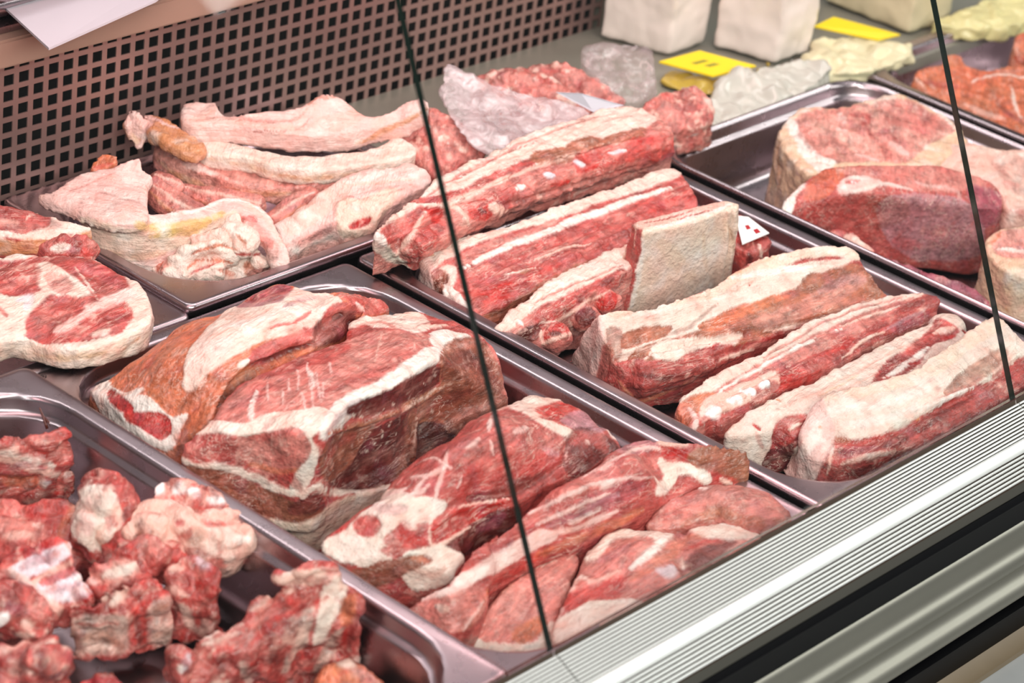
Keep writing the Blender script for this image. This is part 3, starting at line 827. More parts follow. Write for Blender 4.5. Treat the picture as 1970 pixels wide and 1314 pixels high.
piece('belly_strip', 'pork belly strip second from the back, its layered cut face turned up', 'meat',
  [slab(B5((625, 400, 12), (660, 350, 16), (820, 292, 18), (1100, 228, 20), (1400, 110, 22), (1700, 10, 22)) + I((1240, 336, 22), (1290, 322, 22), (1318, 340, 21), (1338, 380, 15),
        (1325, 412, 8)) + B5((1810, 330, 6), (1600, 430, 4), (1400, 535, 2), (1200, 635, 0), (1060, 690, -2), (960, 745, -5), (890, 690, -2), (770, 600, 0), (690, 500, 6)), -38, curve=2)],
  [('f', B5((620, 400), (700, 340), (1000, 250), (1300, 150), (1700, 0), (2060, -120), (2090, -60), (1700, 70), (1350, 190), (1100, 260), (860, 360), (700, 460), (640, 470))),
   ('q', B5((850, 400), (1000, 330), (1200, 270), (1390, 200), (1300, 260), (1100, 330), (960, 400), (850, 450))),
   ('F', B5((880, 470), (1100, 350), (1400, 240), (1700, 120), (2050, 0)), 22), ('q', B5((900, 500), (1100, 420), (1200, 390)), 12),
   ('m', B5((1000, 510), (1200, 370), (1400, 270), (1750, 190), (1960, 100), (2160, 10), (2190, 60), (1960, 190), (1700, 290), (1400, 440), (1200, 530), (1050, 620), (950, 680), (920, 600))),
   ('q', B5((1050, 500), (1250, 420), (1450, 330), (1700, 240)), 16, .7), ('k', B5((1280, 420), (1450, 350), (1600, 320)), 7), ('k', B5((1100, 500), (1300, 470)), 5),
   ('M', B5((1950, 150), (2100, 70), (2190, 60)), 26, .7), ('M', B5((930, 620), (1060, 560), (1150, 560), (1100, 640), (980, 690)), None, .9), ('M', B5((1100, 600), (1300, 500), (1600, 360)), 12, .6),
   ('d', B5((950, 640), (1000, 620)), 18, .6), ('g' if False else 'n', B5((1200, 490), (1240, 480)), 10),
   ('n', B5((960, 760), (1150, 680), (1320, 560), (1600, 430), (1600, 560), (1200, 760), (1000, 800)), None, .9),
   ('K', B5((630, 420), (690, 430), (720, 600), (620, 530))), ('f', B5((720, 490), (800, 470), (800, 560)), 22), ('b', B5((700, 500), (760, 480), (770, 600), (720, 600))),
   ('F', B5((780, 560), (870, 640), (900, 690), (820, 660), (770, 620))), ('R', B5((650, 385), (700, 395)), 9)],
  base='m', vox=1.55, smooth=3, fib=((860, 560), (1300, 370)), group=GB, dsize=0.014, disp=1.9, sculpt=[(B5((880, 400), (1100, 320), (1400, 210)), 14, -1.6), (B5((930, 560), (1200, 400), (1500, 290), (1900, 130)), 12, -2), (B5((1000, 640), (1200, 540), (1500, 400), (1800, 260)), 26, 2.5), (B5((770, 500), (780, 620)), 14, -4)])

piece('belly_strip', 'short-looking pork belly strip half hidden behind the upright block', 'meat',
  [slab(B5((1050, 800, 2), (1180, 688, 8), (1300, 578, 11), (1500, 456, 14), (1810, 332, 17), (2000, 280, 18), (2080, 330, 16), (1990, 420, 14), (1780, 500, 12), (1650, 585, 10),
           (1500, 660, 8), (1350, 740, 5), (1260, 810, 2), (1160, 850, 0)), -38, curve=2),
   blob(*B5((1400, 860, -10))[0], 13, 12, 11), blob(*B5((1580, 760, -8))[0], 12, 12, 11), blob(*B5((1250, 870, -12))[0], 12, 12, 12), blob(*B5((1700, 660, -2))[0], 13, 12, 11)],
  [('f', B5((1040, 800), (1180, 685), (1300, 575), (1500, 450), (1810, 325), (1830, 450), (1650, 560), (1500, 610), (1330, 680), (1200, 760), (1120, 830))),
   ('c', B5((1050, 800), (1200, 665), (1500, 450), (1800, 330)), 9), ('p', B5((1250, 700), (1400, 600), (1600, 520), (1780, 450)), 6), ('q', B5((1300, 650), (1500, 560)), 4),
   ('m', B5((1280, 760), (1330, 690), (1500, 610), (1700, 510), (1790, 480), (1790, 540), (1600, 640), (1400, 740), (1300, 790))),
   ('d', B5((1190, 850), (1290, 790), (1300, 850), (1230, 890))), ('M', B5((1350, 830), (1450, 780), (1470, 830), (1400, 880), (1340, 860))), ('d', B5((1370, 840), (1420, 850)), 14),
   ('d', B5((1520, 720), (1600, 700), (1620, 760), (1550, 800))), ('M', B5((1640, 640), (1740, 610), (1740, 690), (1660, 700))), ('d', B5((1660, 560), (1740, 530)), 14, .7),
   ('k', B5((1300, 790), (1450, 740), (1600, 650), (1700, 600)), 8), ('k', B5((1320, 900), (1480, 840), (1600, 810)), 10), ('k', B5((1470, 760), (1500, 840)), 7), ('k', B5((1310, 830), (1320, 900)), 8),
   ('F', B5((1180, 760), (1210, 790)), 13), ('p', B5((1250, 910), (1400, 960), (1500, 900), (1600, 820), (1600, 900), (1450, 1010), (1330, 980)))],
  base='q', vox=1.55, smooth=3, fib=((960, 640), (1200, 480)), group=GB, disp=1.8, dsize=0.014, bumps=0.9)

piece('belly_block', 'upright block of pork belly showing its cream rind, standing among the strips', 'meat',
  [slab(I((1216, 428, 46), (1238, 447, 46), (1300, 436, 48), (1360, 419, 50), (1396, 403, 52), (1404, 407, 52), (1410, 398, 53), (1418, 402, 53), (1422, 392, 53), (1398, 386, 53), (1372, 389, 52), (1300, 406, 50)), -36, curve=1, taper=1.16),
   slab(I((1219, 428, 42), (1238, 446, 42), (1330, 428, 44), (1412, 400, 48), (1390, 388, 48), (1300, 408, 46)), -10, curve=1, taper=1.0)],
  [('c', I((1239, 447), (1300, 436), (1360, 420), (1412, 400), (1436, 520), (1436, 640), (1210, 640), (1205, 590), (1218, 520))),
   ('F', I((1240, 440), (1300, 428), (1412, 392)), 12), ('F', I((1232, 460), (1226, 520), (1215, 585)), 20, .7),
   ('F', I((1260, 470), (1320, 500), (1380, 480)), 90, .35), ('r', I((1395, 420), (1415, 500), (1425, 530)), 22, .5), ('y', I((1270, 470), (1300, 500), (1330, 530)), 40, .16), ('r', I((1350, 450), (1360, 520)), 14, .4),
   ('m', I((1218, 426), (1234, 446), (1226, 500), (1208, 590), (1190, 600), (1196, 540), (1210, 470))), ('k', I((1226, 440), (1222, 480)), 4),
   ('k', I((1225, 430), (1300, 410), (1375, 392), (1390, 394), (1310, 420), (1240, 436))), ('m', I((1240, 432), (1300, 415), (1330, 405)), 5), ('m', I((1300, 424), (1370, 404)), 4)],
  base='c', vox=1.55, smooth=2, flush=.2, mott=.1, disp=0.9, bumps=0.25, sculpt=[(I((1398, 412), (1408, 470), (1418, 530)), 10, -2), (I((1412, 410), (1422, 470), (1430, 520)), 8, 2)], fib=((1320, 450), (1320, 560)), group=GB)

o = piece('belly_offcut', 'small dark belly offcut behind the upright block, under a price card', 'meat',
  [slab(I((1388, 398, 8), (1425, 412, 10), (1482, 452, 10), (1480, 470, 8), (1440, 486, 6), (1400, 460, 6)), -38, curve=2)],
  [('M', I((1430, 470), (1482, 455)), 10), ('k', I((1462, 470), (1470, 520)), 9), ('d', I((1440, 490), (1445, 520)), 14)], base='m', vox=2.0, group=GB)
def card(name, label, corners, mat, marks, mark_mat, th=0.0008, writing=()):
    P = [un(*c) for c in corners]; c0 = sum(P) / 4
    nrm = np.cross(P[1] - P[0], P[3] - P[0]); nrm /= np.linalg.norm(nrm)
    if nrm[2] < 0: nrm = -nrm
    root = empty(name, c0); tag(root, label, 'price card')
    V = [p - c0 for p in P] + [p - c0 - nrm * th for p in P]
    link_mesh('card_sheet', mesh_from('card_sheet', V, [(0, 1, 2, 3), (7, 6, 5, 4), (0, 4, 5, 1), (1, 5, 6, 2), (2, 6, 7, 3), (3, 7, 4, 0)]), mat, root)
    def at(u, v): return (P[0] * (1 - u) * (1 - v) + P[1] * u * (1 - v) + P[2] * u * v + P[3] * (1 - u) * v) - c0 + nrm * 0.0003
    for (u0, v0, u1, v1) in marks:
        link_mesh('printed_mark', mesh_from('printed_mark', [at(u0, v0), at(u1, v0), at(u1, v1), at(u0, v1)], [(0, 1, 2, 3)]), mark_mat, root)
    return root
card('price_card', 'white price card with dark red squares behind the upright block', ((1414, 414, 12), (1440, 417, 12), (1480, 448, 12), (1428, 470, 12)),
     plain('white_card', (240, 238, 236), 0.5), [(0.36, 0.42, 0.54, 0.58), (0.60, 0.66, 0.78, 0.84)], plain('red_print', (176, 22, 34), 0.5))

piece('belly_strip', 'large pork belly strip with a peach rind hump and a tan cut face', 'meat',
  [slab(I((1150, 603, 30), (1210, 594, 32), (1300, 577, 33), (1380, 545, 35), (1440, 505, 38), (1510, 484, 40), (1590, 470, 40), (1640, 476, 38), (1656, 500, 34), (1690, 545, 20), (1712, 578, 8),
          (1600, 604, 8), (1500, 634, 7), (1420, 660, 6), (1330, 688, 4), (1250, 706, 2), (1200, 715, 0), (1165, 660, 14)), -36, mid=I((1400, 610, 16), (1500, 570, 20), (1600, 545, 20), (1280, 640, 15)), curve=2),
   tube([(1215, 728, -8, 17), (1290, 700, -6, 19), (1380, 668, -4, 17), (1470, 640, -2, 13)]),
   hull(I((1150, 605, 26), (1120, 660, -5), (1092, 697, -34), (1150, 745, -34), (1190, 735, -10), (1200, 640, 10)))],
  [('n', I((1170, 640), (1300, 600), (1450, 560), (1560, 520), (1650, 510), (1712, 578), (1600, 604), (1500, 634), (1420, 660), (1250, 690), (1190, 690))),
   ('f', B6((-130, 510), (0, 480), (200, 430), (420, 400), (560, 310), (800, 270), (960, 240), (1060, 235), (1040, 250), (850, 305), (760, 385), (620, 430), (500, 465), (380, 545), (240, 590), (60, 640), (-20, 700), (-60, 620), (-180, 640))),
   ('c', B6((-120, 485), (0, 468), (200, 432), (330, 408), (440, 350), (560, 280), (740, 200), (930, 165), (1050, 190), (1080, 235), (930, 215), (780, 250), (560, 320), (420, 395), (200, 450), (0, 495))),
   ('r', B6((0, 465), (200, 428), (430, 350), (600, 262), (800, 190)), 7, .8), ('R', B6((500, 300), (560, 285)), 12, .4),
   ('F', B6((500, 320), (740, 290), (900, 262)), 16), ('F', B6((0, 510), (200, 455)), 16, .8),
   ('n', B6((0, 590), (120, 555), (220, 550), (180, 590), (80, 625), (0, 645))), ('o', B6((350, 545), (500, 470), (640, 430), (780, 380), (700, 430), (540, 500), (420, 560))),
   ('b', B6((160, 600), (300, 550), (430, 440)), 9, .5), ('p', B6((600, 520), (800, 440), (1000, 330), (1080, 300), (1100, 350), (900, 470), (700, 540)), None, .5),
   ('v', B6((900, 380), (1000, 340), (1100, 330)), 22, .3), ('M', B6((1160, 340), (1220, 400)), 12, .6), ('k', B6((640, 570), (860, 520), (1020, 460), (1150, 420)), 10),
   ('f', B6((140, 640), (300, 600), (400, 600), (540, 590), (380, 690), (250, 700), (150, 690))), ('k', B6((20, 740), (120, 680)), 8),
   ('m', B6((-30, 740), (60, 700), (200, 720), (380, 640), (500, 640), (420, 740), (250, 800), (100, 840), (-20, 800))), ('d', B6((50, 760), (200, 780), (360, 730)), 14, .6),
   ('M', B6((400, 640), (440, 630)), 10), ('M', B6((640, 600), (740, 590)), 14, .7), ('q', B6((560, 640), (700, 620), (860, 560)), 14), ('k', B6((440, 700), (600, 650)), 8),
   ('p', B6((-180, 560), (-120, 500), (-60, 620), (-70, 700), (-120, 800), (-260, 710)), None, .4), ('b', B6((-70, 560), (0, 590), (-20, 690), (-70, 700)), None, .7),
   ('K', B6((-240, 690), (-200, 580), (-140, 500), (-100, 520), (-110, 680), (-150, 790))), ('R', B6((-30, 800), (60, 880), (160, 860), (300, 800)), 10, .5),
   ('x', B6((572, 354), (575, 358)), 6)],
  base='m', vox=1.55, smooth=4, fib=((1200, 680), (1650, 540)), group=GB, disp=1.4, dsize=0.016,
  sculpt=[(B6((-40, 700), (120, 660), (300, 620), (520, 590), (800, 540), (1100, 450)), 24, -5), (B6((0, 500), (250, 440), (480, 400), (700, 300), (1000, 250)), 16, -1.5), (B6((60, 820), (300, 760), (520, 680)), 30, 3)])

piece('belly_strip', 'pork belly strip with four white rib ends showing at its near end', 'meat',
  [slab(B6((250, 890, 2), (330, 828, 8), (460, 745, 11), (620, 665, 13), (840, 528, 14), (1080, 440, 15), (1330, 383, 16), (1442, 408, 14), (1440, 450, 10), (1250, 520, 10), (1000, 625, 9), (880, 690, 8),
            (740, 765, 7), (620, 830, 5), (480, 910, 3), (370, 980, 0), (310, 1010, -4), (262, 960, -4)), -37, curve=2),
   tube([B6((400, 1010, -12, 12))[0], B6((620, 880, -8, 12))[0], B6((850, 770, -6, 13))[0], B6((1050, 660, -4, 12))[0], B6((1400, 500, -4, 12))[0]]),
   hull(B6((250, 885, 0), (330, 830, 6), (330, 1030, -10), (222, 985, -34), (300, 1060, -36), (420, 1070, -34)))],
  [('f', B6((250, 880), (330, 825), (620, 665), (840, 525), (1080, 438), (1330, 382), (1360, 400), (1100, 475), (900, 560), (700, 680), (500, 800), (350, 880))),
   ('q', B6((640, 720), (800, 640), (1000, 570), (880, 640), (760, 720), (640, 790), (560, 830), (420, 880), (380, 880), (500, 800))), ('F', B6((420, 860), (620, 740), (800, 640), (1000, 560)), 9),
   ('p', B6((700, 660), (900, 540), (1130, 450), (1300, 410)), 7), ('p', B6((640, 690), (760, 610)), 5), ('q', B6((1060, 510), (1250, 440), (1330, 420)), 8), ('k', B6((1000, 545), (1200, 470), (1400, 415)), 7),
   ('m', B6((1240, 480), (1330, 430), (1440, 410), (1448, 470), (1300, 560), (1150, 620), (1000, 700), (860, 810), (700, 850), (720, 760), (860, 690), (1000, 640), (1120, 560))),
   ('M', B6((880, 680), (1000, 640), (1050, 600)), 22, .7), ('V', B6((1240, 560), (1400, 490)), 26, .5), ('v', B6((1200, 560), (1300, 510), (1400, 460)), 9, .6), ('k', B6((1000, 690), (1090, 620), (1200, 570)), 7),
   ('M', B6((720, 780), (900, 740), (850, 820), (720, 850)), None, .8), ('d', B6((1000, 740), (1160, 640)), 12, .6), ('d', B6((700, 850), (860, 820), (980, 740)), 8, .7), ('q', B6((880, 600), (960, 560)), 10),
   ('o', B6((260, 900), (350, 860), (420, 860), (330, 940), (290, 1000), (250, 990))), ('k', B6((360, 900), (480, 850), (600, 790), (700, 760), (700, 830), (560, 920), (440, 990), (380, 1000))),
   ('x', B6((330, 1020), (380, 970), (400, 1050), (440, 1070)), 20, .7), ('m', B6((380, 990), (520, 930), (600, 890), (560, 960), (430, 1060))), ('m', B6((590, 850), (690, 800), (700, 850), (610, 890)), None, .8),
   ('w', B6((398, 945), (440, 926)), 30), ('w', B6((492, 888), (530, 883)), 34), ('w', B6((555, 846), (590, 840)), 36), ('w', B6((635, 812), (660, 805)), 31), ('K', B6((300, 930), (330, 990), (300, 1040)), 14),
   ('R', B6((235, 900), (222, 985)), 9)],
  base='q', vox=1.55, smooth=3, fib=((1300, 800), (1800, 580)), group=GB, dsize=0.014, disp=1.9, sculpt=[(B6((420, 900), (640, 790), (860, 670), (1100, 570), (1300, 490)), 14, -2.5), (B6((720, 800), (900, 740)), 26, 2.5), (B6((1240, 480), (1330, 430), (1430, 415)), 10, 2.5), (B6((1230, 500), (1340, 450)), 8, -3)] + [(B6(p, (p[0] + 12, p[1] - 6)), 26, 2.0) for p in ((420, 935), (505, 885), (565, 843), (645, 808))])

piece('belly_strip', 'pork belly strip with a broad white fat top and a dark red end', 'meat',
  [slab(B6((470, 1040, 0), (560, 955, 6), (700, 868, 10), (850, 808, 11), (1000, 728, 12), (1200, 620, 12), (1400, 528, 12), (1470, 503, 15), (1545, 550, 12), (1580, 590, 8), (1450, 690, 10), (1300, 785, 10),
           (1150, 850, 10), (1000, 900, 10), (860, 960, 8), (740, 1000, 5), (610, 1040, 0)), -37, curve=2),
   blob(*B6((760, 1050, -8))[0], 16, 15, 16), blob(*B6((1490, 550, 6))[0], 16, 14, 10)],
  [('f', B6((440, 1070), (560, 955), (700, 868), (850, 805), (1000, 728), (1200, 618), (1400, 526), (1440, 560), (1300, 660), (1180, 770), (1100, 830), (900, 900), (830, 950), (700, 980), (600, 1060), (590, 1200), (500, 1090))),
   ('c', B6((450, 1065), (560, 955), (700, 868), (1000, 728), (1400, 526)), 9), ('k', B6((700, 930), (900, 850), (1100, 740), (1350, 600)), 8), ('k', B6((800, 950), (1000, 850), (1200, 740)), 6), ('r', B6((900, 870), (1100, 760)), 5, .8),
   ('m', B6((1150, 800), (1200, 730), (1330, 630), (1420, 560), (1450, 510), (1540, 560), (1500, 600), (1420, 620), (1340, 720), (1240, 790))), ('F', B6((1200, 780), (1330, 700), (1400, 640)), 16), ('k', B6((1430, 580), (1510, 550)), 20),
   ('M', B6((1460, 600), (1520, 590)), 12), ('M', B6((1300, 730), (1360, 700)), 8), ('M', B6((1560, 570), (1580, 590)), 12),
   ('m', B6((690, 1020), (740, 970), (840, 955), (850, 1010), (800, 1080), (740, 1130), (680, 1130))), ('d', B6((670, 1130), (740, 1110), (780, 1100), (730, 1240), (640, 1220))), ('k', B6((760, 1020), (820, 990)), 7), ('M', B6((700, 1090), (780, 1060)), 14, .6),
   ('x', B6((595, 1000), (630, 1025)), 8), ('q', B6((600, 1040), (640, 1100)), 10, .5), ('R', B6((700, 885), (725, 890)), 6)],
  base='f', vox=1.55, smooth=3, fib=((1450, 820), (1780, 630)), group=GB, dsize=0.014)

piece('belly_strip', 'pork belly strip nearest the rail, rind up, with a dark red underside', 'meat',
  [slab(B6((850, 935, 12), (895, 885, 20), (1000, 835, 24), (1180, 795, 27), (1350, 725, 30), (1500, 625, 33), (1620, 540, 36), (1700, 498, 37), (1790, 560, 30), (1880, 660, 18), (1880, 790, 9), (1720, 905, 6),
           (1520, 1015, 5), (1320, 1105, 3), (1110, 1160, 0), (960, 1180, -5), (850, 1130, -4), (815, 1040, 4)), -38, mid=B6((1100, 1000, 14), (1400, 880, 18), (1620, 730, 22), (980, 1060, 6)), curve=2),
   hull(B6((850, 940, 10), (900, 890, 16), (960, 1070, 4), (870, 1270, -30), (720, 1235, -36), (740, 1260, -37)))],
  [('f', B6((870, 920), (895, 885), (1180, 793), (1500, 622), (1700, 496), (1790, 560), (1850, 650), (1700, 770), (1560, 830), (1400, 930), (1240, 1030), (1100, 1065), (960, 1070))),
   ('c', B6((880, 890), (1000, 832), (1180, 793), (1360, 720), (1500, 622), (1700, 496), (1740, 540), (1560, 670), (1400, 780), (1150, 850), (960, 880))), ('F', B6((960, 930), (1200, 900), (1400, 830)), 22, .8), ('F', B6((1000, 1000), (1180, 980), (1330, 920)), 24, .7),
   ('n', B6((1480, 850), (1560, 760), (1640, 700), (1740, 650), (1750, 690), (1640, 790), (1540, 850)), None, .75), ('p', B6((1480, 870), (1640, 790)), 10, .5),
   ('m', B6((920, 1130), (980, 1070), (1120, 1070), (1280, 1020), (1420, 940), (1560, 870), (1700, 800), (1840, 690), (1870, 800), (1500, 1050), (1200, 1250), (900, 1290), (880, 1200))),
   ('d', B6((1000, 1120), (1200, 1090), (1400, 980), (1600, 880)), 22, .6), ('F', B6((1380, 920), (1500, 880), (1610, 825)), 13), ('V', B6((1000, 1130), (1150, 1100)), 26, .35), ('k', B6((1000, 1180), (1100, 1150), (1160, 1140), (1240, 1110)), 11, .8),
   ('d', B6((1040, 1230), (1160, 1200)), 20, .7), ('n', B6((960, 1060), (1040, 1070)), 12), ('k', B6((930, 1220), (960, 1130), (965, 1080)), 7), ('M', B6((1690, 780), (1760, 720)), 16, .7), ('k', B6((1700, 760), (1800, 660)), 12, .8), ('M', B6((1790, 560), (1840, 600)), 14, .8),
   ('K', B6((720, 1240), (880, 890), (940, 950), (960, 1060), (870, 1260), (800, 1270))), ('F', B6((800, 1150), (860, 1080), (900, 1000)), 24, .6), ('R', B6((900, 1010), (910, 1005)), 7), ('M', B6((738, 1238), (750, 1240)), 8), ('R', B6((1350, 975), (1360, 970)), 6)],
  base='m', vox=1.55, smooth=4, fib=((1560, 880), (1950, 660)), group=GB, dsize=0.016, disp=1.8, sculpt=[(B6((960, 1075), (1150, 1075), (1400, 950), (1620, 840), (1820, 690)), 16, -3), (B6((1380, 920), (1600, 830)), 14, 2.5), (B6((880, 1240), (930, 1120), (970, 1070)), 12, -3), (B6((1000, 1160), (1150, 1130), (1300, 1060)), 20, 2.5)])

# ================================================================== pork shoulder pieces
C1, C2, C3, C4 = win(130, 530, 2.985), win(330, 570, 2.628), win(600, 740, 3.127), win(760, 820, 2.5256)
GS = 'boneless pork shoulder pieces in the deep pan'
piece('pork_shoulder', 'orange-pink pork shoulder with a broad white sinew sheet, furthest back in its pan', 'meat',
  [slab(C1((120, 650, -8), (230, 602, 0), (400, 470, 15), (650, 290, 22), (830, 232, 28), (950, 172, 33), (1100, 90, 38), (1250, 45, 42), (1340, 75, 44), (1440, 92, 42), (1560, 88, 38), (1750, 112, 30),
           (1850, 180, 20), (1720, 260, 24), (1600, 330, 32), (1420, 385, 40), (1300, 415, 41), (1100, 480, 42), (1000, 560, 39), (920, 650, 34), (860, 760, 28), (800, 860, 20), (690, 910, 12), (640, 960, 4), (580, 1000, -6),
           (450, 930, -4), (330, 820, 0), (230, 720, -2)), -60, mid=C1((700, 520, 38), (1100, 300, 50), (480, 640, 20), (1350, 200, 50)), curve=2),
   tube([C1((1450, 260, 40, 9))[0], C1((1560, 185, 42, 10))[0], C1((1660, 190, 36, 9))[0]])],
  [('f', C1((670, 600), (700, 460), (800, 310), (880, 245), (950, 180), (1080, 170), (1230, 130), (1340, 70), (1440, 100), (1570, 150), (1480, 215), (1420, 290), (1200, 345), (1050, 405), (900, 480), (790, 580), (720, 650), (680, 650))),
   ('K', C1((720, 560), (800, 430), (900, 380)), 50, .4), ('F', C1((900, 300), (1100, 250), (1300, 160)), 26, .7),
   ('V', C1((990, 165), (1120, 90), (1240, 55), (1280, 85), (1200, 150), (1060, 178)), None, .8), ('v', C1((1130, 150), (1240, 110)), 12, .7), ('m', C1((935, 185), (1050, 140)), 16),
   ('V', C1((1240, 180), (1330, 150), (1420, 130)), 14, .6), ('K', C1((1300, 130), (1500, 130)), 14, .8),
   ('x', C1((1160, 305), (1230, 295), (1310, 275)), 8, .8), ('x', C1((1300, 280), (1390, 215)), 9, .8), ('k', C1((1350, 290), (1430, 260)), 16),
   ('m', C1((1040, 470), (1190, 375), (1420, 310), (1430, 370), (1260, 430), (1090, 505))), ('d', C1((1080, 500), (1250, 440), (1400, 385)), 16, .8),
   ('d', C1((1420, 390), (1430, 290), (1560, 215), (1640, 240), (1600, 330), (1520, 385))), ('m', C1((1470, 230), (1540, 170), (1640, 165), (1680, 205), (1560, 200), (1490, 260))), ('d', C1((1560, 205), (1670, 215)), 9, .7),
   ('m', C1((1560, 92), (1740, 115), (1850, 185), (1700, 215), (1640, 150)), None, .9), ('q', C1((1650, 110), (1780, 150)), 14, .6), ('K', C1((1660, 165), (1700, 210)), 10),
   ('n', C1((640, 800), (760, 660), (900, 560), (1020, 480)), 26, .5), ('F', C1((980, 520), (1040, 485)), 13, .8), ('n', C1((860, 740), (940, 640), (1060, 545)), 20, .7), ('b', C1((870, 745), (950, 660), (1080, 560)), 10, .9),
   ('F', C1((110, 600), (215, 605), (250, 660), (330, 690), (350, 715), (440, 700), (540, 770), (620, 820), (690, 800), (640, 900), (575, 1000), (430, 950), (260, 850), (150, 720))),
   ('F', C1((270, 660), (340, 680), (430, 650)), 16), ('k', C1((260, 650), (330, 690), (420, 640)), 5),
   ('M', C1((240, 670), (300, 700), (370, 770), (320, 775), (255, 720))), ('M', C1((335, 785), (420, 800), (540, 795), (595, 880), (545, 940), (440, 890), (360, 840))), ('m', C1((450, 850), (540, 890)), 18, .6),
   ('n', C1((70, 670), (130, 700), (240, 870), (400, 970), (600, 1090), (600, 1130), (300, 960), (80, 780))), ('q', C1((620, 940), (680, 900), (640, 1030)), 14, .7),
   ] + [('p', C1((x, y), (x + 32, y - 22)), 4, .75) for x, y in ((300, 600), (380, 540), (430, 600), (470, 480), (520, 560), (560, 400), (560, 690), (600, 330), (420, 690), (500, 640), (350, 640), (620, 560), (640, 480), (760, 700), (800, 640), (860, 580), (720, 780), (930, 520), (580, 610), (480, 400), (400, 480))],
  base='o', vox=1.55, smooth=7, fib=((200, 760), (560, 560)), group=GS, dark=.6, disp=1.6, dsize=0.03, bumps=0.3, mott=0.14,
  sculpt=[(C1((870, 750), (1000, 590), (1150, 500), (1400, 400)), 34, -6), (C1((1440, 380), (1480, 290), (1580, 230)), 26, -5), (C1((620, 960), (700, 780), (900, 560)), 22, -1.5)])

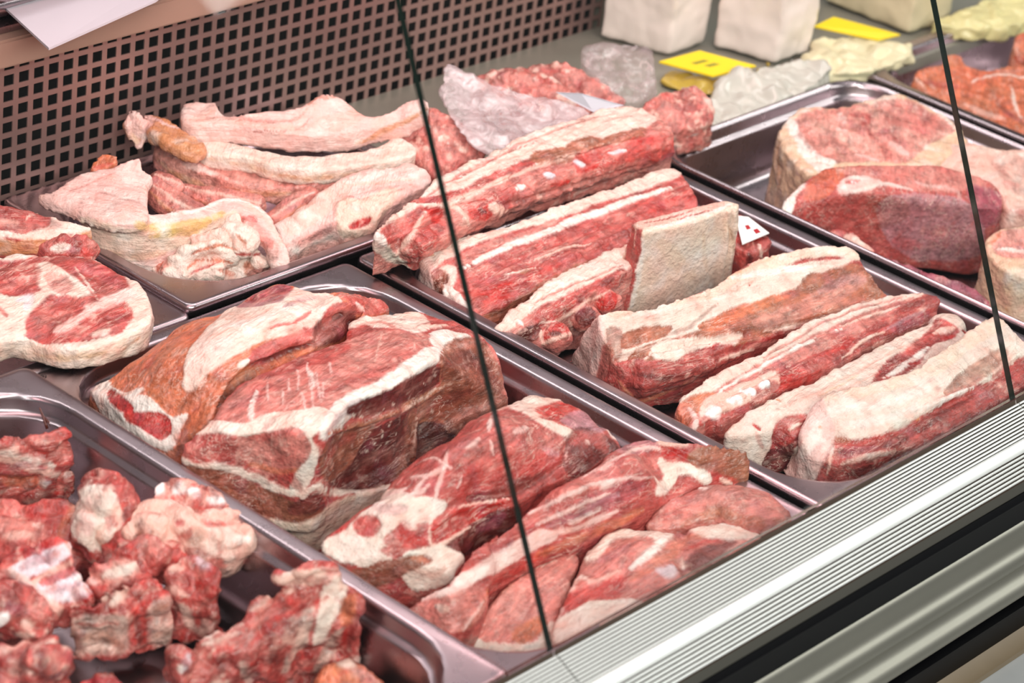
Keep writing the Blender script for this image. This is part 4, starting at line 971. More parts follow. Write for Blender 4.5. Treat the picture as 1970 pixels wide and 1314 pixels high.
piece('pork_shoulder', 'biggest pork shoulder piece, with a brown cut side above a thick cream rind', 'meat',
  [slab(C2((60, 765, 20), (110, 692, 28), (190, 642, 32), (250, 552, 35), (330, 452, 37), (460, 387, 39), (640, 302, 41), (760, 247, 41), (880, 217, 39), (900, 132, 35), (1080, 82, 31), (1250, 72, 29), (1400, 112, 28),
           (1500, 152, 26), (1600, 212, 20), (1670, 330, 8), (1692, 450, -4), (1560, 450, 10), (1420, 345, 32), (1330, 315, 40), (1150, 445, 43), (900, 550, 46), (800, 650, 46), (740, 690, 44), (640, 700, 42), (460, 680, 39),
           (250, 720, 32), (120, 790, 20)), -34, curve=2, taper=1.03, mid=C2((700, 480, 48), (1000, 280, 46), (1250, 190, 40))),
   slab(C2((1000, 560, -10), (1250, 480, -8), (1500, 420, -6), (1680, 440, -6), (1700, 520, -8), (1560, 580, -8), (1400, 640, -10), (1250, 720, -12), (1100, 760, -14)), -60, curve=2),
   slab(C2((14, 870, -14), (130, 850, -13), (280, 880, -14), (450, 955, -15), (640, 1040, -16), (770, 1050, -18), (900, 1000, -20), (1100, 970, -22), (1200, 800, -22), (700, 500, -20), (100, 620, -16)), -61, curve=2)],
  [('q', C2((250, 560), (460, 390), (760, 250), (900, 220), (1080, 170), (1300, 200), (1200, 330), (900, 500), (760, 580), (640, 590), (380, 630), (220, 640))),
   ('m', C2((460, 400), (640, 310), (870, 240), (860, 300), (700, 350), (500, 400))), ('m', C2((780, 480), (1000, 390), (1200, 290)), 30, .6), ('m', C2((440, 560), (440, 460), (600, 470)), 30, .5),
   ('p', C2((1050, 200), (1040, 300), (980, 350)), 9, .7), ('k', C2((1060, 190), (1030, 330)), 4, .8)]
  + [('K', C2((x, y), (x + dx, y + h)), 5, .8) for x, y, dx, h in ((635, 370, 8, 110), (690, 330, 25, 230), (735, 380, 20, 150), (660, 480, 20, 90), (590, 420, 4, 60), (560, 480, 5, 70), (800, 330, 10, 60), (480, 430, 5, 90), (760, 430, 10, 80), (700, 400, 20, 60))]
  + [('F', C2((430, 480), (400, 560), (400, 620)), 14, .8), ('F', C2((680, 370), (720, 450)), 10, .7),
   ('f', C2((110, 682), (220, 642), (380, 640), (480, 605), (640, 590), (740, 570), (790, 590), (760, 660), (700, 720), (740, 800), (670, 990), (610, 970), (640, 880), (690, 790), (650, 665), (460, 690), (300, 700), (130, 712))),
   ('F', C2((780, 600), (900, 500), (1050, 430), (1200, 330), (1320, 262), (1385, 285), (1250, 380), (1100, 470), (960, 545), (890, 620), (820, 690), (760, 720))), ('v', C2((780, 700), (880, 580), (960, 530)), 20, .45),
   ('f', C2((895, 125), (1090, 88), (1250, 88), (1300, 150), (1240, 185), (1150, 170), (1000, 140), (930, 155))), ('p', C2((930, 150), (1060, 130), (1140, 170)), 16, .8), ('M', C2((1260, 140), (1400, 130)), 10, .6), ('k', C2((1290, 150), (1390, 150)), 12),
   ('F', C2((1310, 200), (1400, 180), (1510, 205), (1450, 270), (1340, 262))), ('x', C2((1280, 200), (1300, 215)), 10, .8), ('M', C2((885, 150), (900, 220)), 10, .8), ('q', C2((1420, 120), (1560, 190)), 22, .8), ('k', C2((1560, 170), (1660, 290)), 10, .8),
   ('m', C2((35, 770), (120, 705), (320, 705), (345, 780), (220, 830), (70, 810))), ('M', C2((40, 760), (70, 720)), 14), ('q', C2((350, 740), (500, 690), (640, 672), (695, 780), (640, 860), (480, 895), (380, 830))), ('m', C2((400, 720), (620, 690)), 16, .6), ('o', C2((400, 850), (560, 890), (640, 870)), 12, .7),
   ('M', C2((600, 900), (650, 980)), 18, .5), ('f', C2((35, 812), (130, 858), (260, 862), (400, 905), (560, 985), (650, 1005)), 17),
   ('d', C2((750, 860), (800, 770), (960, 700), (1100, 640), (1210, 620), (1200, 800), (1110, 950), (960, 985), (850, 970))), ('d', C2((900, 580), (1000, 520), (1100, 480), (1330, 360), (1350, 430), (1200, 530), (1050, 590), (940, 600))),
   ('b', C2((1370, 290), (1480, 220), (1580, 250), (1680, 400), (1720, 540), (1600, 620), (1430, 720), (1250, 800), (1240, 560), (1370, 450))), ('D', C2((1240, 660), (1340, 640), (1430, 700), (1330, 770), (1235, 820))), ('d', C2((1400, 330), (1520, 320), (1640, 430)), 40, .6), ('d', C2((1300, 560), (1500, 480)), 26, .5),
   ('D', C2((870, 900), (1000, 780), (1130, 690)), 40, .6), ('b', C2((760, 850), (800, 720), (1010, 648), (960, 750), (870, 870), (790, 915))), ('m', C2((780, 850), (830, 760), (930, 700)), 22, .5),
   ('n', C2((800, 690), (1000, 640), (1150, 582), (1280, 500), (1365, 465)), 17), ('b', C2((1190, 620), (1230, 550), (1225, 700), (1225, 830), (1140, 905), (1180, 780))), ('k', C2((1165, 590), (1270, 510), (1340, 460)), 5, .8), ('k', C2((1235, 580), (1225, 820)), 3, .7), ('n', C2((1240, 640), (1340, 620), (1415, 690)), 6, .9), ('n', C2((1370, 330), (1365, 440), (1480, 430)), 5, .8),
   ('b', C2((15, 875), (130, 868), (280, 895), (450, 970), (640, 1050), (770, 1062), (750, 1110), (620, 1145), (400, 1090), (250, 1010), (60, 900))), ('d', C2((600, 1070), (720, 1000), (770, 1060), (640, 1105)), None, .8), ('n', C2((200, 940), (500, 1080), (640, 1130)), 10, .7),
   ('c', C2((250, 1030), (400, 1100), (620, 1152), (760, 1110), (800, 1060), (1000, 985), (1110, 975), (1000, 1090), (800, 1220), (680, 1300), (480, 1200), (300, 1090))), ('f', C2((720, 1150), (900, 1060), (1050, 1000)), 20), ('k', C2((560, 1170), (620, 1230), (660, 1270)), 10), ('f', C2((660, 1020), (740, 960), (800, 990), (1080, 975)), 16), ('k', C2((740, 975), (790, 1010)), 6)]
  + [('s', C2((x, y), (x + 8, y + 3)), w, .9) for x, y, w in ((975, 772, 10), (1015, 742, 7), (1030, 830, 8), (1060, 700, 5), (1130, 690, 6), (1120, 550, 8), (1060, 570, 6), (920, 600, 11), (960, 610, 9), (1275, 440, 6), (1325, 400, 9), (1310, 575, 10), (870, 620, 8), (1100, 660, 5), (470, 948, 9), (1090, 740, 6))],
  base='m', vox=1.55, smooth=6, fib=((450, 900), (900, 640)), group=GS, dark=.75, marb=.8, disp=1.7, dsize=0.024, bumps=0.5, specks=[('k', 0.007, 0.85, .4)],
  sculpt=[(C2((1230, 560), (1225, 830)), 12, 3), (C2((800, 690), (1150, 580), (1365, 465)), 14, 3), (C2((1000, 720), (960, 900)), 60, -3), (C2((1330, 640), (1430, 700)), 14, 2)])

piece('pork_shoulder', 'bright red pork shoulder piece with a pale fat end, behind the long glass seam', 'meat',
  [slab(C3((65, 935, 8), (160, 855, 13), (270, 765, 18), (400, 695, 22), (470, 605, 25), (570, 505, 27), (700, 405, 30), (800, 352, 32), (870, 292, 33), (960, 207, 33), (1060, 167, 32), (1200, 127, 30), (1310, 70, 28),
           (1420, 66, 26), (1520, 106, 24), (1640, 162, 22), (1720, 237, 20), (1800, 322, 16), (1855, 372, 12), (1760, 460, 10), (1600, 560, 8), (1450, 610, 8), (1250, 700, 10), (1200, 750, 8), (1060, 810, 5), (950, 890, 4),
           (870, 950, 4), (905, 1040, 0), (860, 1130, -4), (700, 1110, -2), (560, 1070, 2), (400, 1070, 3), (230, 1090, 1), (90, 1040, 3)), -60, curve=2, mid=C3((1000, 450, 44), (1250, 330, 44), (800, 600, 37), (500, 850, 25), (1450, 200, 34))),
   blob(*C3((1660, 420, 4))[0], 26, 24, 20)],
  [('f', C3((1190, 125), (1310, 68), (1430, 58), (1520, 105), (1410, 150), (1350, 185), (1450, 230), (1560, 280), (1510, 300), (1350, 205), (1250, 160))), ('k', C3((1070, 160), (1200, 125)), 12, .8),
   ('M', C3((1365, 152), (1490, 108), (1590, 140), (1540, 182), (1420, 182))), ('v', C3((1510, 210), (1640, 165), (1750, 265), (1650, 285), (1560, 255)), None, .75), ('F', C3((1640, 155), (1740, 250), (1860, 365)), 9, .8),
   ('d', C3((1525, 390), (1560, 310), (1660, 275), (1830, 365), (1740, 450), (1600, 550), (1525, 490)), None, .85), ('m', C3((1560, 350), (1680, 320), (1760, 380)), 34, .7), ('K', C3((1530, 400), (1525, 470)), 4, .7), ('K', C3((1650, 340), (1665, 355)), 9, .7),
   ('M', C3((900, 640), (1000, 560), (1200, 480), (1500, 430)), 60, .35), ('d', C3((930, 685), (1100, 665), (1250, 610), (1400, 540)), 26, .65), ('q', C3((900, 420), (1150, 300), (1400, 300)), 80, .3), ('v', C3((1380, 370), (1470, 420)), 16, .5),
   ('f', C3((380, 725), (470, 640), (620, 690), (700, 685), (810, 725), (730, 800), (650, 885), (560, 800), (480, 890), (540, 965), (430, 960), (400, 1010), (480, 1050), (300, 1095), (90, 1010), (75, 945), (200, 890), (280, 800))),
   ('m', C3((270, 835), (340, 800), (405, 840), (360, 905), (280, 895))), ('M', C3((90, 910), (200, 860), (290, 770)), 12, .8), ('M', C3((470, 895), (600, 855), (710, 860), (690, 965), (560, 985), (445, 955)), None, .75), ('f', C3((540, 820), (620, 860)), 16, .6), ('v', C3((380, 730), (470, 760), (560, 740)), 20, .4),
   ('M', C3((715, 930), (735, 830), (860, 762), (1010, 722), (1185, 690), (1010, 800), (870, 900), (760, 958))), ('m', C3((760, 900), (880, 820), (1000, 760)), 26, .6), ('d', C3((880, 910), (1060, 785), (1230, 740), (1230, 840), (1060, 930), (930, 1020), (800, 980))), ('V', C3((1000, 870), (1150, 790)), 30, .5),
   ('k', C3((712, 870), (722, 955), (800, 945), (960, 850)), 7), ('k', C3((860, 745), (1020, 715), (1190, 685)), 5)]
  + [('K', C3(*p), w, .75) for p, w in ((((600, 560), (720, 540), (810, 490)), 12), (((810, 480), (770, 590), (740, 690)), 9), (((815, 400), (800, 470), (840, 500)), 8), (((1005, 320), (935, 385)), 10), (((1085, 185), (1055, 280)), 10), (((1215, 295), (1290, 255)), 16), (((450, 680), (560, 620)), 14), (((620, 480), (720, 440), (800, 470)), 7), (((560, 700), (700, 560)), 9), (((1080, 330), (1090, 420)), 8), (((900, 560), (870, 620)), 5), (((500, 640), (620, 660), (700, 600)), 9))]
  + [('f', C3((560, 1020), (760, 980), (905, 1035), (860, 1110), (820, 1190), (640, 1230), (560, 1150))), ('k', C3((600, 1080), (720, 1140), (800, 1100)), 14, .8), ('b', C3((60, 1060), (230, 1115), (500, 1055), (640, 1030), (710, 1060), (600, 1115), (400, 1210), (280, 1240), (200, 1200))), ('m', C3((60, 1000), (60, 1070), (230, 1120)), 20, .7), ('o', C3((600, 1050), (690, 1060)), 14, .8)],
  base='m', vox=1.55, smooth=8, fib=((750, 1000), (1050, 800)), group=GS, dark=.5, marb=.6, mott=.14, disp=1.8, dsize=0.028, bumps=0.35,
  sculpt=[(C3((720, 880), (870, 760), (1190, 690)), 16, 2.5), (C3((1525, 480), (1530, 380), (1620, 290)), 14, -3), (C3((800, 480), (740, 690)), 14, -2), (C3((940, 690), (1250, 640), (1500, 480)), 16, -3)])

piece('pork_shoulder', 'long red pork neck piece with pale sinews, in front of the bright red piece', 'meat',
  [slab(C4((50, 895, -15), (160, 822, -6), (280, 745, 4), (330, 650, 10), (450, 547, 16), (600, 462, 20), (650, 402, 22), (750, 312, 25), (900, 242, 27), (1000, 172, 29), (1080, 102, 30), (1160, 66, 30), (1310, 60, 30), (1480, 75, 30),
           (1620, 85, 28), (1715, 112, 23), (1732, 175, 14), (1700, 255, 2), (1560, 275, 3), (1330, 360, 5), (1230, 415, 4), (1000, 515, 2), (850, 575, 0), (690, 645, -4), (540, 705, -6), (470, 765, -8), (450, 855, -12), (400, 950, -16),
           (310, 1015, -20), (270, 1035, -22), (150, 985, -22)), -61, curve=2, mid=C4((900, 380, 27), (1200, 220, 31), (500, 620, 13), (1600, 150, 31), (250, 880, -4)))],
  [('v', C4((1080, 105), (1180, 72), (1290, 75), (1240, 110), (1100, 130)), None, .6), ('K', C4((900, 250), (1060, 165), (1200, 108), (1310, 120)), 10), ('q', C4((760, 320), (1000, 200), (1200, 150), (1280, 200), (1000, 280), (700, 400)), None, .45),
   ('V', C4((900, 400), (1060, 340), (1200, 280)), 40, .3), ('v', C4((740, 480), (900, 420), (1080, 330)), 16, .5)]
  + [('K', C4(*p), w, .8) for p, w in ((((650, 425), (850, 330), (1060, 262), (1250, 250)), 9), (((690, 480), (860, 400), (1040, 330)), 8), (((660, 540), (860, 500), (1080, 405)), 11), (((1000, 300), (1060, 265)), 12), (((840, 480), (1000, 400)), 6), (((1060, 180), (1000, 210)), 6))]
  + [('K', C4((260, 790), (300, 740), (440, 650), (600, 560), (720, 510), (780, 540), (650, 610), (520, 680), (400, 740), (300, 810), (140, 835))), ('v', C4((460, 600), (560, 560)), 22, .5), ('m', C4((400, 640), (580, 520)), 22, .6), ('F', C4((300, 770), (440, 690)), 22, .7),
   ('f', C4((1290, 160), (1420, 185), (1530, 245), (1500, 275), (1390, 225), (1340, 290), (1270, 330), (1310, 240))), ('k', C4((1260, 250), (1310, 310)), 12), ('F', C4((1420, 200), (1510, 250)), 14), ('x', C4((1305, 98), (1400, 98), (1415, 155), (1320, 165)), None, .85), ('k', C4((1280, 80), (1420, 90)), 12, .9),
   ('n', C4((1430, 140), (1550, 92), (1700, 100), (1740, 180), (1700, 290), (1560, 210), (1460, 190))), ('q', C4((1500, 90), (1650, 95)), 18, .6), ('b', C4((1480, 190), (1600, 220), (1690, 280)), 16, .7), ('M', C4((1540, 240), (1660, 270)), 14, .6), ('k', C4((1580, 250), (1640, 280)), 10),
   ('o', C4((690, 640), (860, 565), (1010, 500), (1200, 410)), 20, .7), ('M', C4((480, 750), (600, 700), (700, 640)), 26, .6), ('o', C4((310, 1000), (400, 920), (450, 800)), 14, .7), ('q', C4((60, 890), (250, 830), (420, 790), (420, 900), (300, 1000), (150, 960)), None, .8), ('k', C4((200, 870), (260, 890)), 14, .6), ('d', C4((60, 890), (100, 880)), 16, .7), ('K', C4((330, 990), (430, 850)), 6, .6)],
  base='m', vox=1.55, smooth=8, fib=((760, 1100), (1250, 900)), group=GS, dark=.5, marb=.6, mott=.14, disp=1.6, dsize=0.026, bumps=0.35,
  sculpt=[(C4((650, 450), (860, 360), (1060, 290)), 10, -1.6), (C4((680, 510), (880, 440), (1060, 360)), 10, -1.6), (C4((1300, 100), (1420, 160), (1500, 200)), 12, -2)])

piece('pork_shoulder', 'dull pink pork flap by the rail, right of the neck piece', 'meat',
  [slab(C4((1215, 468, -2), (1330, 355, 6), (1480, 292, 9), (1700, 282, 9), (1830, 322, 8), (1900, 390, 7), (1930, 450, 5), (1850, 505, 4), (1700, 510, 3), (1560, 460, 1), (1440, 475, -1), (1340, 500, -4)), -60, curve=2, mid=C4((1600, 370, 14),))],
  [('m', C4((1340, 350), (1460, 300), (1400, 400), (1240, 470)), None, .7), ('K', C4((1450, 290), (1510, 300)), 10), ('n', C4((1400, 480), (1560, 420), (1700, 460), (1900, 470)), 24, .7), ('o', C4((1480, 430), (1580, 412)), 9, .8), ('p', C4((1750, 330), (1850, 380)), 20, .4)],
  base='q', vox=2.0, smooth=8, group=GS, dark=.5, mott=.14, fib=((1250, 1000), (1500, 950)), bumps=0.4)
piece('pork_shoulder', 'pork piece lying against the rail, with white fat and a small round bone end', 'meat',
  [slab(C4((770, 975, -12), (800, 885, -10), (870, 745, -7), (940, 602, -4), (1060, 507, -1), (1130, 487, 0), (1320, 505, 2), (1440, 480, 3), (1600, 455, 3), (1730, 495, 5), (1790, 550, 5), (1620, 660, 5), (1420, 800, 5), (1170, 925, 4), (960, 1035, 0), (800, 1105, -6)),
        -60, curve=2, mid=C4((1150, 600, 7), (1050, 780, -3), (1450, 590, 4)))],
  [('f', C4((930, 600), (1060, 502), (1200, 485), (1340, 510), (1290, 585), (1200, 545), (1060, 545), (960, 640))), ('q', C4((990, 650), (1130, 555), (1250, 560), (1150, 665), (980, 730))), ('V', C4((1000, 660), (1130, 580)), 26, .35), ('F', C4((1150, 690), (1230, 620), (1310, 545)), 18), ('k', C4((800, 900), (890, 740), (960, 760), (1100, 700)), 10, .8),
   ('M', C4((830, 830), (950, 790), (1110, 735), (1060, 830), (900, 870), (815, 930)), None, .85), ('f', C4((790, 960), (950, 865), (1170, 850), (1140, 900), (780, 1100))), ('K', C4((800, 920), (840, 800), (900, 720)), 12, .5), ('f', C4((1440, 480), (1560, 440), (1700, 465), (1775, 530), (1620, 545), (1500, 530))), ('F', C4((1520, 470), (1640, 490)), 16),
   ('o', C4((1150, 740), (1300, 640), (1400, 560), (1480, 530)), 26, .5), ('M', C4((1400, 600), (1520, 560), (1620, 570)), 14, .7), ('d', C4((1400, 680), (1500, 600), (1640, 570), (1560, 660), (1420, 730)), None, .75), ('W', C4((1280, 700), (1330, 720), (1345, 690)), 26, .7), ('k', C4((1390, 640), (1400, 700)), 7)],
  base='q', vox=2.0, smooth=8, group=GS, dark=.5, mott=.14, fib=((1080, 1160), (1300, 1060)), sculpt=[(C4((1420, 480), (1380, 600), (1400, 700)), 22, -3)])
piece('pork_shoulder', 'flat pale pork piece in the front corner of the pan, fat edge towards the camera', 'meat',
  [slab(C4((290, 1045, -34), (410, 950, -25), (460, 855, -19), (560, 755, -13), (700, 665, -9), (850, 608, -7), (905, 645, -7), (850, 785, -13), (800, 905, -19), (785, 1005, -25), (790, 1110, -36), (560, 1140, -40), (380, 1110, -40)), -61, curve=2)],
  [('f', C4((290, 1040), (330, 1020), (500, 1065), (680, 1055), (750, 960), (800, 1000), (800, 1110), (560, 1160), (380, 1120))), ('o', C4((565, 1010), (700, 930), (725, 975), (620, 1050)), None, .8), ('p', C4((520, 850), (600, 900), (620, 780)), 20, .4), ('k', C4((690, 690), (780, 650)), 7), ('n', C4((440, 900), (480, 840), (600, 740)), 12, .6), ('p', C4((720, 760), (820, 680), (880, 650)), 12, .5)],
  base='q', vox=2.0, smooth=7, group=GS, dark=.5, mott=.14, fib=((900, 1230), (1080, 1100)))

# ================================================================== ham steaks at the left edge
GH = 'ham steaks at the left edge'
piece('ham_steak', 'big ham steak with a white fat border and a marrow bone, at the left edge', 'meat',
  [slab(B4((-90, 420, 30), (0, 390, 32), (120, 378, 33), (400, 385, 33), (560, 420, 33), (700, 480, 32), (790, 540, 31), (850, 620, 29), (872, 720, 26), (840, 800, 23), (700, 870, 21), (500, 925, 20), (320, 935, 18), (220, 905, 18), (130, 870, 20), (0, 885, 20), (-90, 880, 20)), 2, curve=3, dome=2)],
  [('m', B4((-90, 470), (60, 440), (240, 400), (400, 400), (560, 430), (680, 500), (730, 580), (700, 640), (740, 760), (640, 850), (400, 890), (280, 895), (150, 850), (60, 840), (-90, 830))),
   ('f', B4((230, 440), (330, 470), (440, 550), (495, 600), (470, 625), (360, 615), (270, 600), (230, 540))), ('p', B4((270, 510), (330, 500), (400, 560), (380, 600), (300, 580)), None, .9), ('M', B4((300, 540), (350, 560)), 10, .4),
   ('f', B4((-90, 620), (60, 640), (140, 630), (260, 620), (190, 690), (130, 780), (150, 830), (80, 850), (-90, 830))), ('W', B4((110, 660), (170, 640), (150, 700)), 18, .8),
   ('K', B4((400, 790), (560, 700), (700, 620), (740, 600)), 34), ('K', B4((330, 830), (450, 760), (600, 700)), 26, .8), ('m', B4((500, 760), (640, 700), (740, 690), (730, 760), (560, 820), (420, 830))), ('m', B4((160, 800), (230, 690), (380, 630), (450, 660), (460, 710), (300, 800), (180, 860))), ('d', B4((280, 790), (420, 720)), 10, .6), ('V', B4((430, 470), (560, 480), (680, 560)), 40, .25),
   ('d', B4((560, 600), (640, 560)), 26, .35), ('k', B4((430, 470), (520, 580), (560, 640)), 5), ('k', B4((20, 540), (200, 500), (240, 480)), 6), ('m', B4((-90, 500), (60, 470), (200, 450), (200, 560), (60, 600), (-90, 600)), None, .6), ('k', B4((540, 850), (620, 830)), 22, .9), ('x', B4((520, 860), (650, 825)), 4, .5), ('x', B4((-20, 690), (30, 740)), 10, .7),
   ('R', B4((-60, 372), (120, 368), (400, 375), (600, 420), (790, 530)), 8, .7), ('c', B4((-90, 930), (0, 915), (200, 915), (300, 945), (500, 940), (680, 900), (820, 820), (860, 840), (680, 960), (300, 1000), (150, 1010), (-90, 960)), None, .8), ('r', B4((200, 960), (340, 985), (600, 950)), 14), ('b', B4((-90, 960), (60, 950), (160, 990)), 20, .4), ('R', B4((700, 930), (800, 870), (860, 810)), 6, .8)],
  base='f', vox=1.9, smooth=5, group=GH, disp=1.5, dsize=0.018, fib=((50, 600), (200, 540)))
piece('ham_steak', 'dark red ham steak with an orange rind, behind the big one at the left edge', 'meat',
  [slab(B4((-90, 95, 50), (0, 92, 50), (100, 108, 50), (230, 138, 48), (400, 190, 45), (545, 232, 42), (440, 275, 38), (250, 300, 36), (100, 295, 36), (0, 280, 36), (-90, 280, 36)), 14, curve=2)],
  [('f', B4((-90, 240), (0, 280), (140, 290), (260, 285), (440, 260), (545, 230), (400, 205), (320, 165), (300, 220), (160, 270), (60, 270))), ('k', B4((0, 190), (100, 210)), 14, .8), ('p', B4((-60, 180), (30, 185), (90, 215), (0, 215)), None, .8), ('d', B4((200, 180), (330, 220)), 30, .45), ('k', B4((140, 205), (180, 160), (230, 150)), 4),
   ('R', B4((-90, 300), (60, 310), (250, 312), (440, 280), (550, 240), (540, 280), (400, 340), (150, 375), (-90, 380))), ('R', B4((60, 105), (230, 135), (400, 188)), 5)],
  base='m', vox=2.0, smooth=4, group=GH, fib=((0, 420), (150, 430)))
piece('meat_scrap', 'knobbly bright red scrap between the two ham steaks', 'meat',
  [tube([B4((240, 375, 24, 9))[0], B4((340, 345, 27, 12))[0], B4((430, 350, 26, 13))[0], B4((530, 395, 20, 10))[0]])], [('x', B4((400, 330), (480, 360), (530, 390)), 18, .5), ('k', B4((300, 350), (390, 345)), 16), ('v', B4((360, 360), (450, 370)), 14, .5)], base='m', vox=1.8, smooth=3, disp=3, dsize=0.01)

# ================================================================== pork skins in the back pan
D = win(0, 0, 1.5186)
GK = 'pale pork skins piled in the back pan'
piece('pork_skin', 'topmost thick pork skin, long and curled up at its right end', 'meat',
  [slab(D((532, 345, 50), (540, 305, 54), (590, 296, 56), (628, 294, 58), (650, 328, 54), (720, 330, 54), (850, 320, 55), (905, 300, 58), (930, 281, 62), (980, 278, 62), (1030, 300, 58), (1070, 335, 53), (1110, 330, 55), (1165, 305, 60), (1225, 288, 66), (1252, 314, 62),
          (1190, 345, 54), (1120, 365, 48), (1040, 383, 45), (960, 395, 44), (880, 392, 44), (780, 380, 46), (660, 364, 48), (560, 364, 48)), th=17, curve=2, grid=.006)],
  [('P', D((540, 350), (660, 345), (800, 365), (880, 370), (1000, 330), (1060, 340), (960, 385), (800, 375), (640, 358)), None, .5), ('p', D((545, 355), (640, 342), (760, 352), (860, 350), (905, 305)), 9, .8), ('o', D((900, 305), (935, 285), (990, 285)), 14, .6), ('q', D((1010, 285), (1065, 330)), 12, .6), ('K', D((545, 385), (760, 410), (960, 420), (1090, 385)), 26, .8),
   ('R', D((1040, 420), (1110, 385), (1190, 350), (1245, 318)), 12, .8), ('R', D((1080, 410), (1150, 370)), 12, .5), ('F', D((640, 330), (760, 340)), 12, .6), ('q', D((740, 385), (860, 378), (900, 345)), 4, .7)],
  base='K', vox=1.7, smooth=3, ridge=0.6, group=GK, disp=1.8, bumps=0.3, fib=((400, 240), (700, 250)))
piece('pork_skin', 'second pork skin from the top, pale and wavy', 'meat',
  [slab(D((576, 430, 31), (606, 400, 33), (680, 418, 32), (760, 438, 31), (860, 454, 30), (960, 454, 30), (1060, 440, 31), (1130, 412, 34), (1160, 396, 36), (1218, 435, 33), (1200, 456, 32), (1100, 476, 30), (1000, 490, 29), (880, 496, 28), (790, 480, 29), (700, 458, 30), (600, 450, 30)), th=13, curve=2, grid=.006)],
  [('r', D((600, 462), (700, 480), (790, 506), (880, 520), (1010, 510), (1120, 492)), 14, .7), ('R', D((820, 512), (920, 522), (1050, 508)), 9, .6), ('k', D((620, 420), (760, 460), (960, 478)), 12, .6), ('c', D((600, 440), (700, 462), (800, 485)), 14, .7)], base='f', vox=1.7, smooth=3, group=GK, disp=1.6, bumps=0.3)
piece('pork_skin', 'rosy pork skin under the two pale ones, rounded at its left end', 'meat',
  [slab(D((448, 440, 21), (470, 408, 23), (520, 412, 23), (575, 440, 22), (640, 468, 20), (740, 495, 18), (860, 508, 17), (990, 500, 18), (970, 532, 16), (860, 545, 14), (740, 540, 15), (640, 520, 17), (560, 494, 19), (490, 468, 20)), th=17, curve=2, grid=.006)],
  [('R', D((460, 470), (560, 530), (660, 562), (860, 568)), 16, .7), ('K', D((490, 440), (560, 480), (660, 520)), 20, .7), ('p', D((460, 430), (500, 450)), 26, .6), ('M', D((548, 440), (568, 452)), 14, .6), ('q', D((800, 545), (950, 545)), 18, .7), ('o', D((620, 555), (720, 560)), 14, .5)], base='p', vox=1.7, smooth=5, group=GK, marb=.3, dark=.5)
piece('pork_skin', 'narrow orange-brown pork skin with a frilly white curled end, against the back wall', 'meat',
  [slab(D((425, 334, 46), (470, 348, 46), (540, 380, 44), (600, 425, 40), (570, 448, 38), (500, 428, 41), (440, 388, 44)), th=8, curve=2, grid=.006),
   slab(D((362, 358, 46), (380, 322, 54), (412, 330, 54), (440, 350, 48), (432, 395, 38), (402, 432, 30), (386, 405, 34)), th=6, curve=2, grid=.005)],
  [('K', D((364, 355), (382, 320), (412, 328), (440, 348), (425, 380), (430, 400), (402, 436), (385, 405))), ('r', D((385, 390), (400, 420)), 12, .8), ('K', D((440, 345), (520, 378)), 9), ('k', D((400, 340), (410, 380)), 8, .6)], base='R', vox=1.6, smooth=2, group=GK, disp=2.2, dsize=0.012)
piece('pork_skin', 'large sheet of pork skin folded over at the front, with a yellowish edge', 'meat',
  [slab(D((105, 568, 36), (150, 560, 40), (200, 528, 44), (250, 498, 48), (330, 488, 50), (380, 458, 56), (410, 458, 56), (416, 492, 50), (450, 516, 46), (426, 540, 42), (430, 628, 36), (420, 650, 34), (330, 650, 34), (270, 635, 34), (220, 615, 34), (150, 592, 35)), th=8, curve=2, grid=.006),
   slab(D((238, 612, 30), (268, 584, 33), (330, 594, 33), (420, 622, 31), (455, 624, 31), (560, 610, 32), (640, 580, 34), (705, 578, 33), (700, 612, 31), (600, 645, 28), (500, 668, 26), (420, 676, 26), (330, 658, 27), (270, 640, 28)), -14, curve=2, taper=.97),
   slab(D((680, 582, 33), (760, 606, 30), (815, 670, 22), (838, 735, 12), (836, 778, 4), (800, 776, 4), (776, 715, 14), (716, 648, 26)), th=9, curve=2, grid=.006)],
  [('c', D((240, 640), (330, 660), (430, 680), (560, 660), (690, 620), (600, 690), (500, 730), (400, 760), (330, 750), (270, 710)), None, .9), ('y', D((400, 655), (460, 668), (560, 660), (650, 625)), 24, .85), ('y', D((440, 690), (540, 680), (600, 660)), 16, .7), ('R', D((290, 730), (400, 750), (480, 735)), 20, .35), ('K', D((150, 575), (280, 520), (400, 480)), 40, .5), ('p', D((280, 590), (300, 560), (420, 600)), 8, .4), ('k', D((255, 630), (262, 690)), 12, .6),
   ('M', D((680, 640), (740, 640), (730, 660)), 14, .8), ('M', D((760, 700), (790, 720)), 20, .8), ('p', D((720, 650), (780, 700), (800, 760)), 26, .6), ('k', D((700, 600), (780, 640), (820, 720)), 16, .6), ('F', D((430, 630), (560, 618), (640, 590), (720, 592), (790, 640)), 9), ('q', D((200, 560), (330, 510)), 5, .5)],
  base='K', vox=1.7, smooth=3, ridge=0.6, group=GK, disp=1.5, bumps=0.2, fib=((100, 390), (300, 420)))
for pts, lab in (([(440, 540, 20, 13), (480, 580, 14, 16), (540, 615, 8, 15), (600, 640, 0, 13)], 'rosy rolled skin tucked behind the folded sheet'), ([(520, 560, 8, 9), (640, 580, 6, 12), (760, 605, 2, 12)], 'narrow rosy roll of skin under the wavy skins'), ([(790, 650, 0, 10), (860, 600, 6, 11), (920, 570, 8, 10)], 'small rosy roll of skin beside the stained skin'), ([(450, 520, 24, 9), (490, 535, 22, 9), (530, 550, 18, 8)], 'stubby pink curl of skin left of the rosy roll')):
    piece('pork_skin', lab, 'meat', [tube(D(*pts), flat=.75)], [('k', D(*[(p[0], p[1] - 12) for p in pts]), 9, .7), ('R', D(*[(p[0], p[1] + 22) for p in pts]), 10, .6)], base='q', vox=1.8, smooth=4, group=GK, marb=.3, dark=.6)
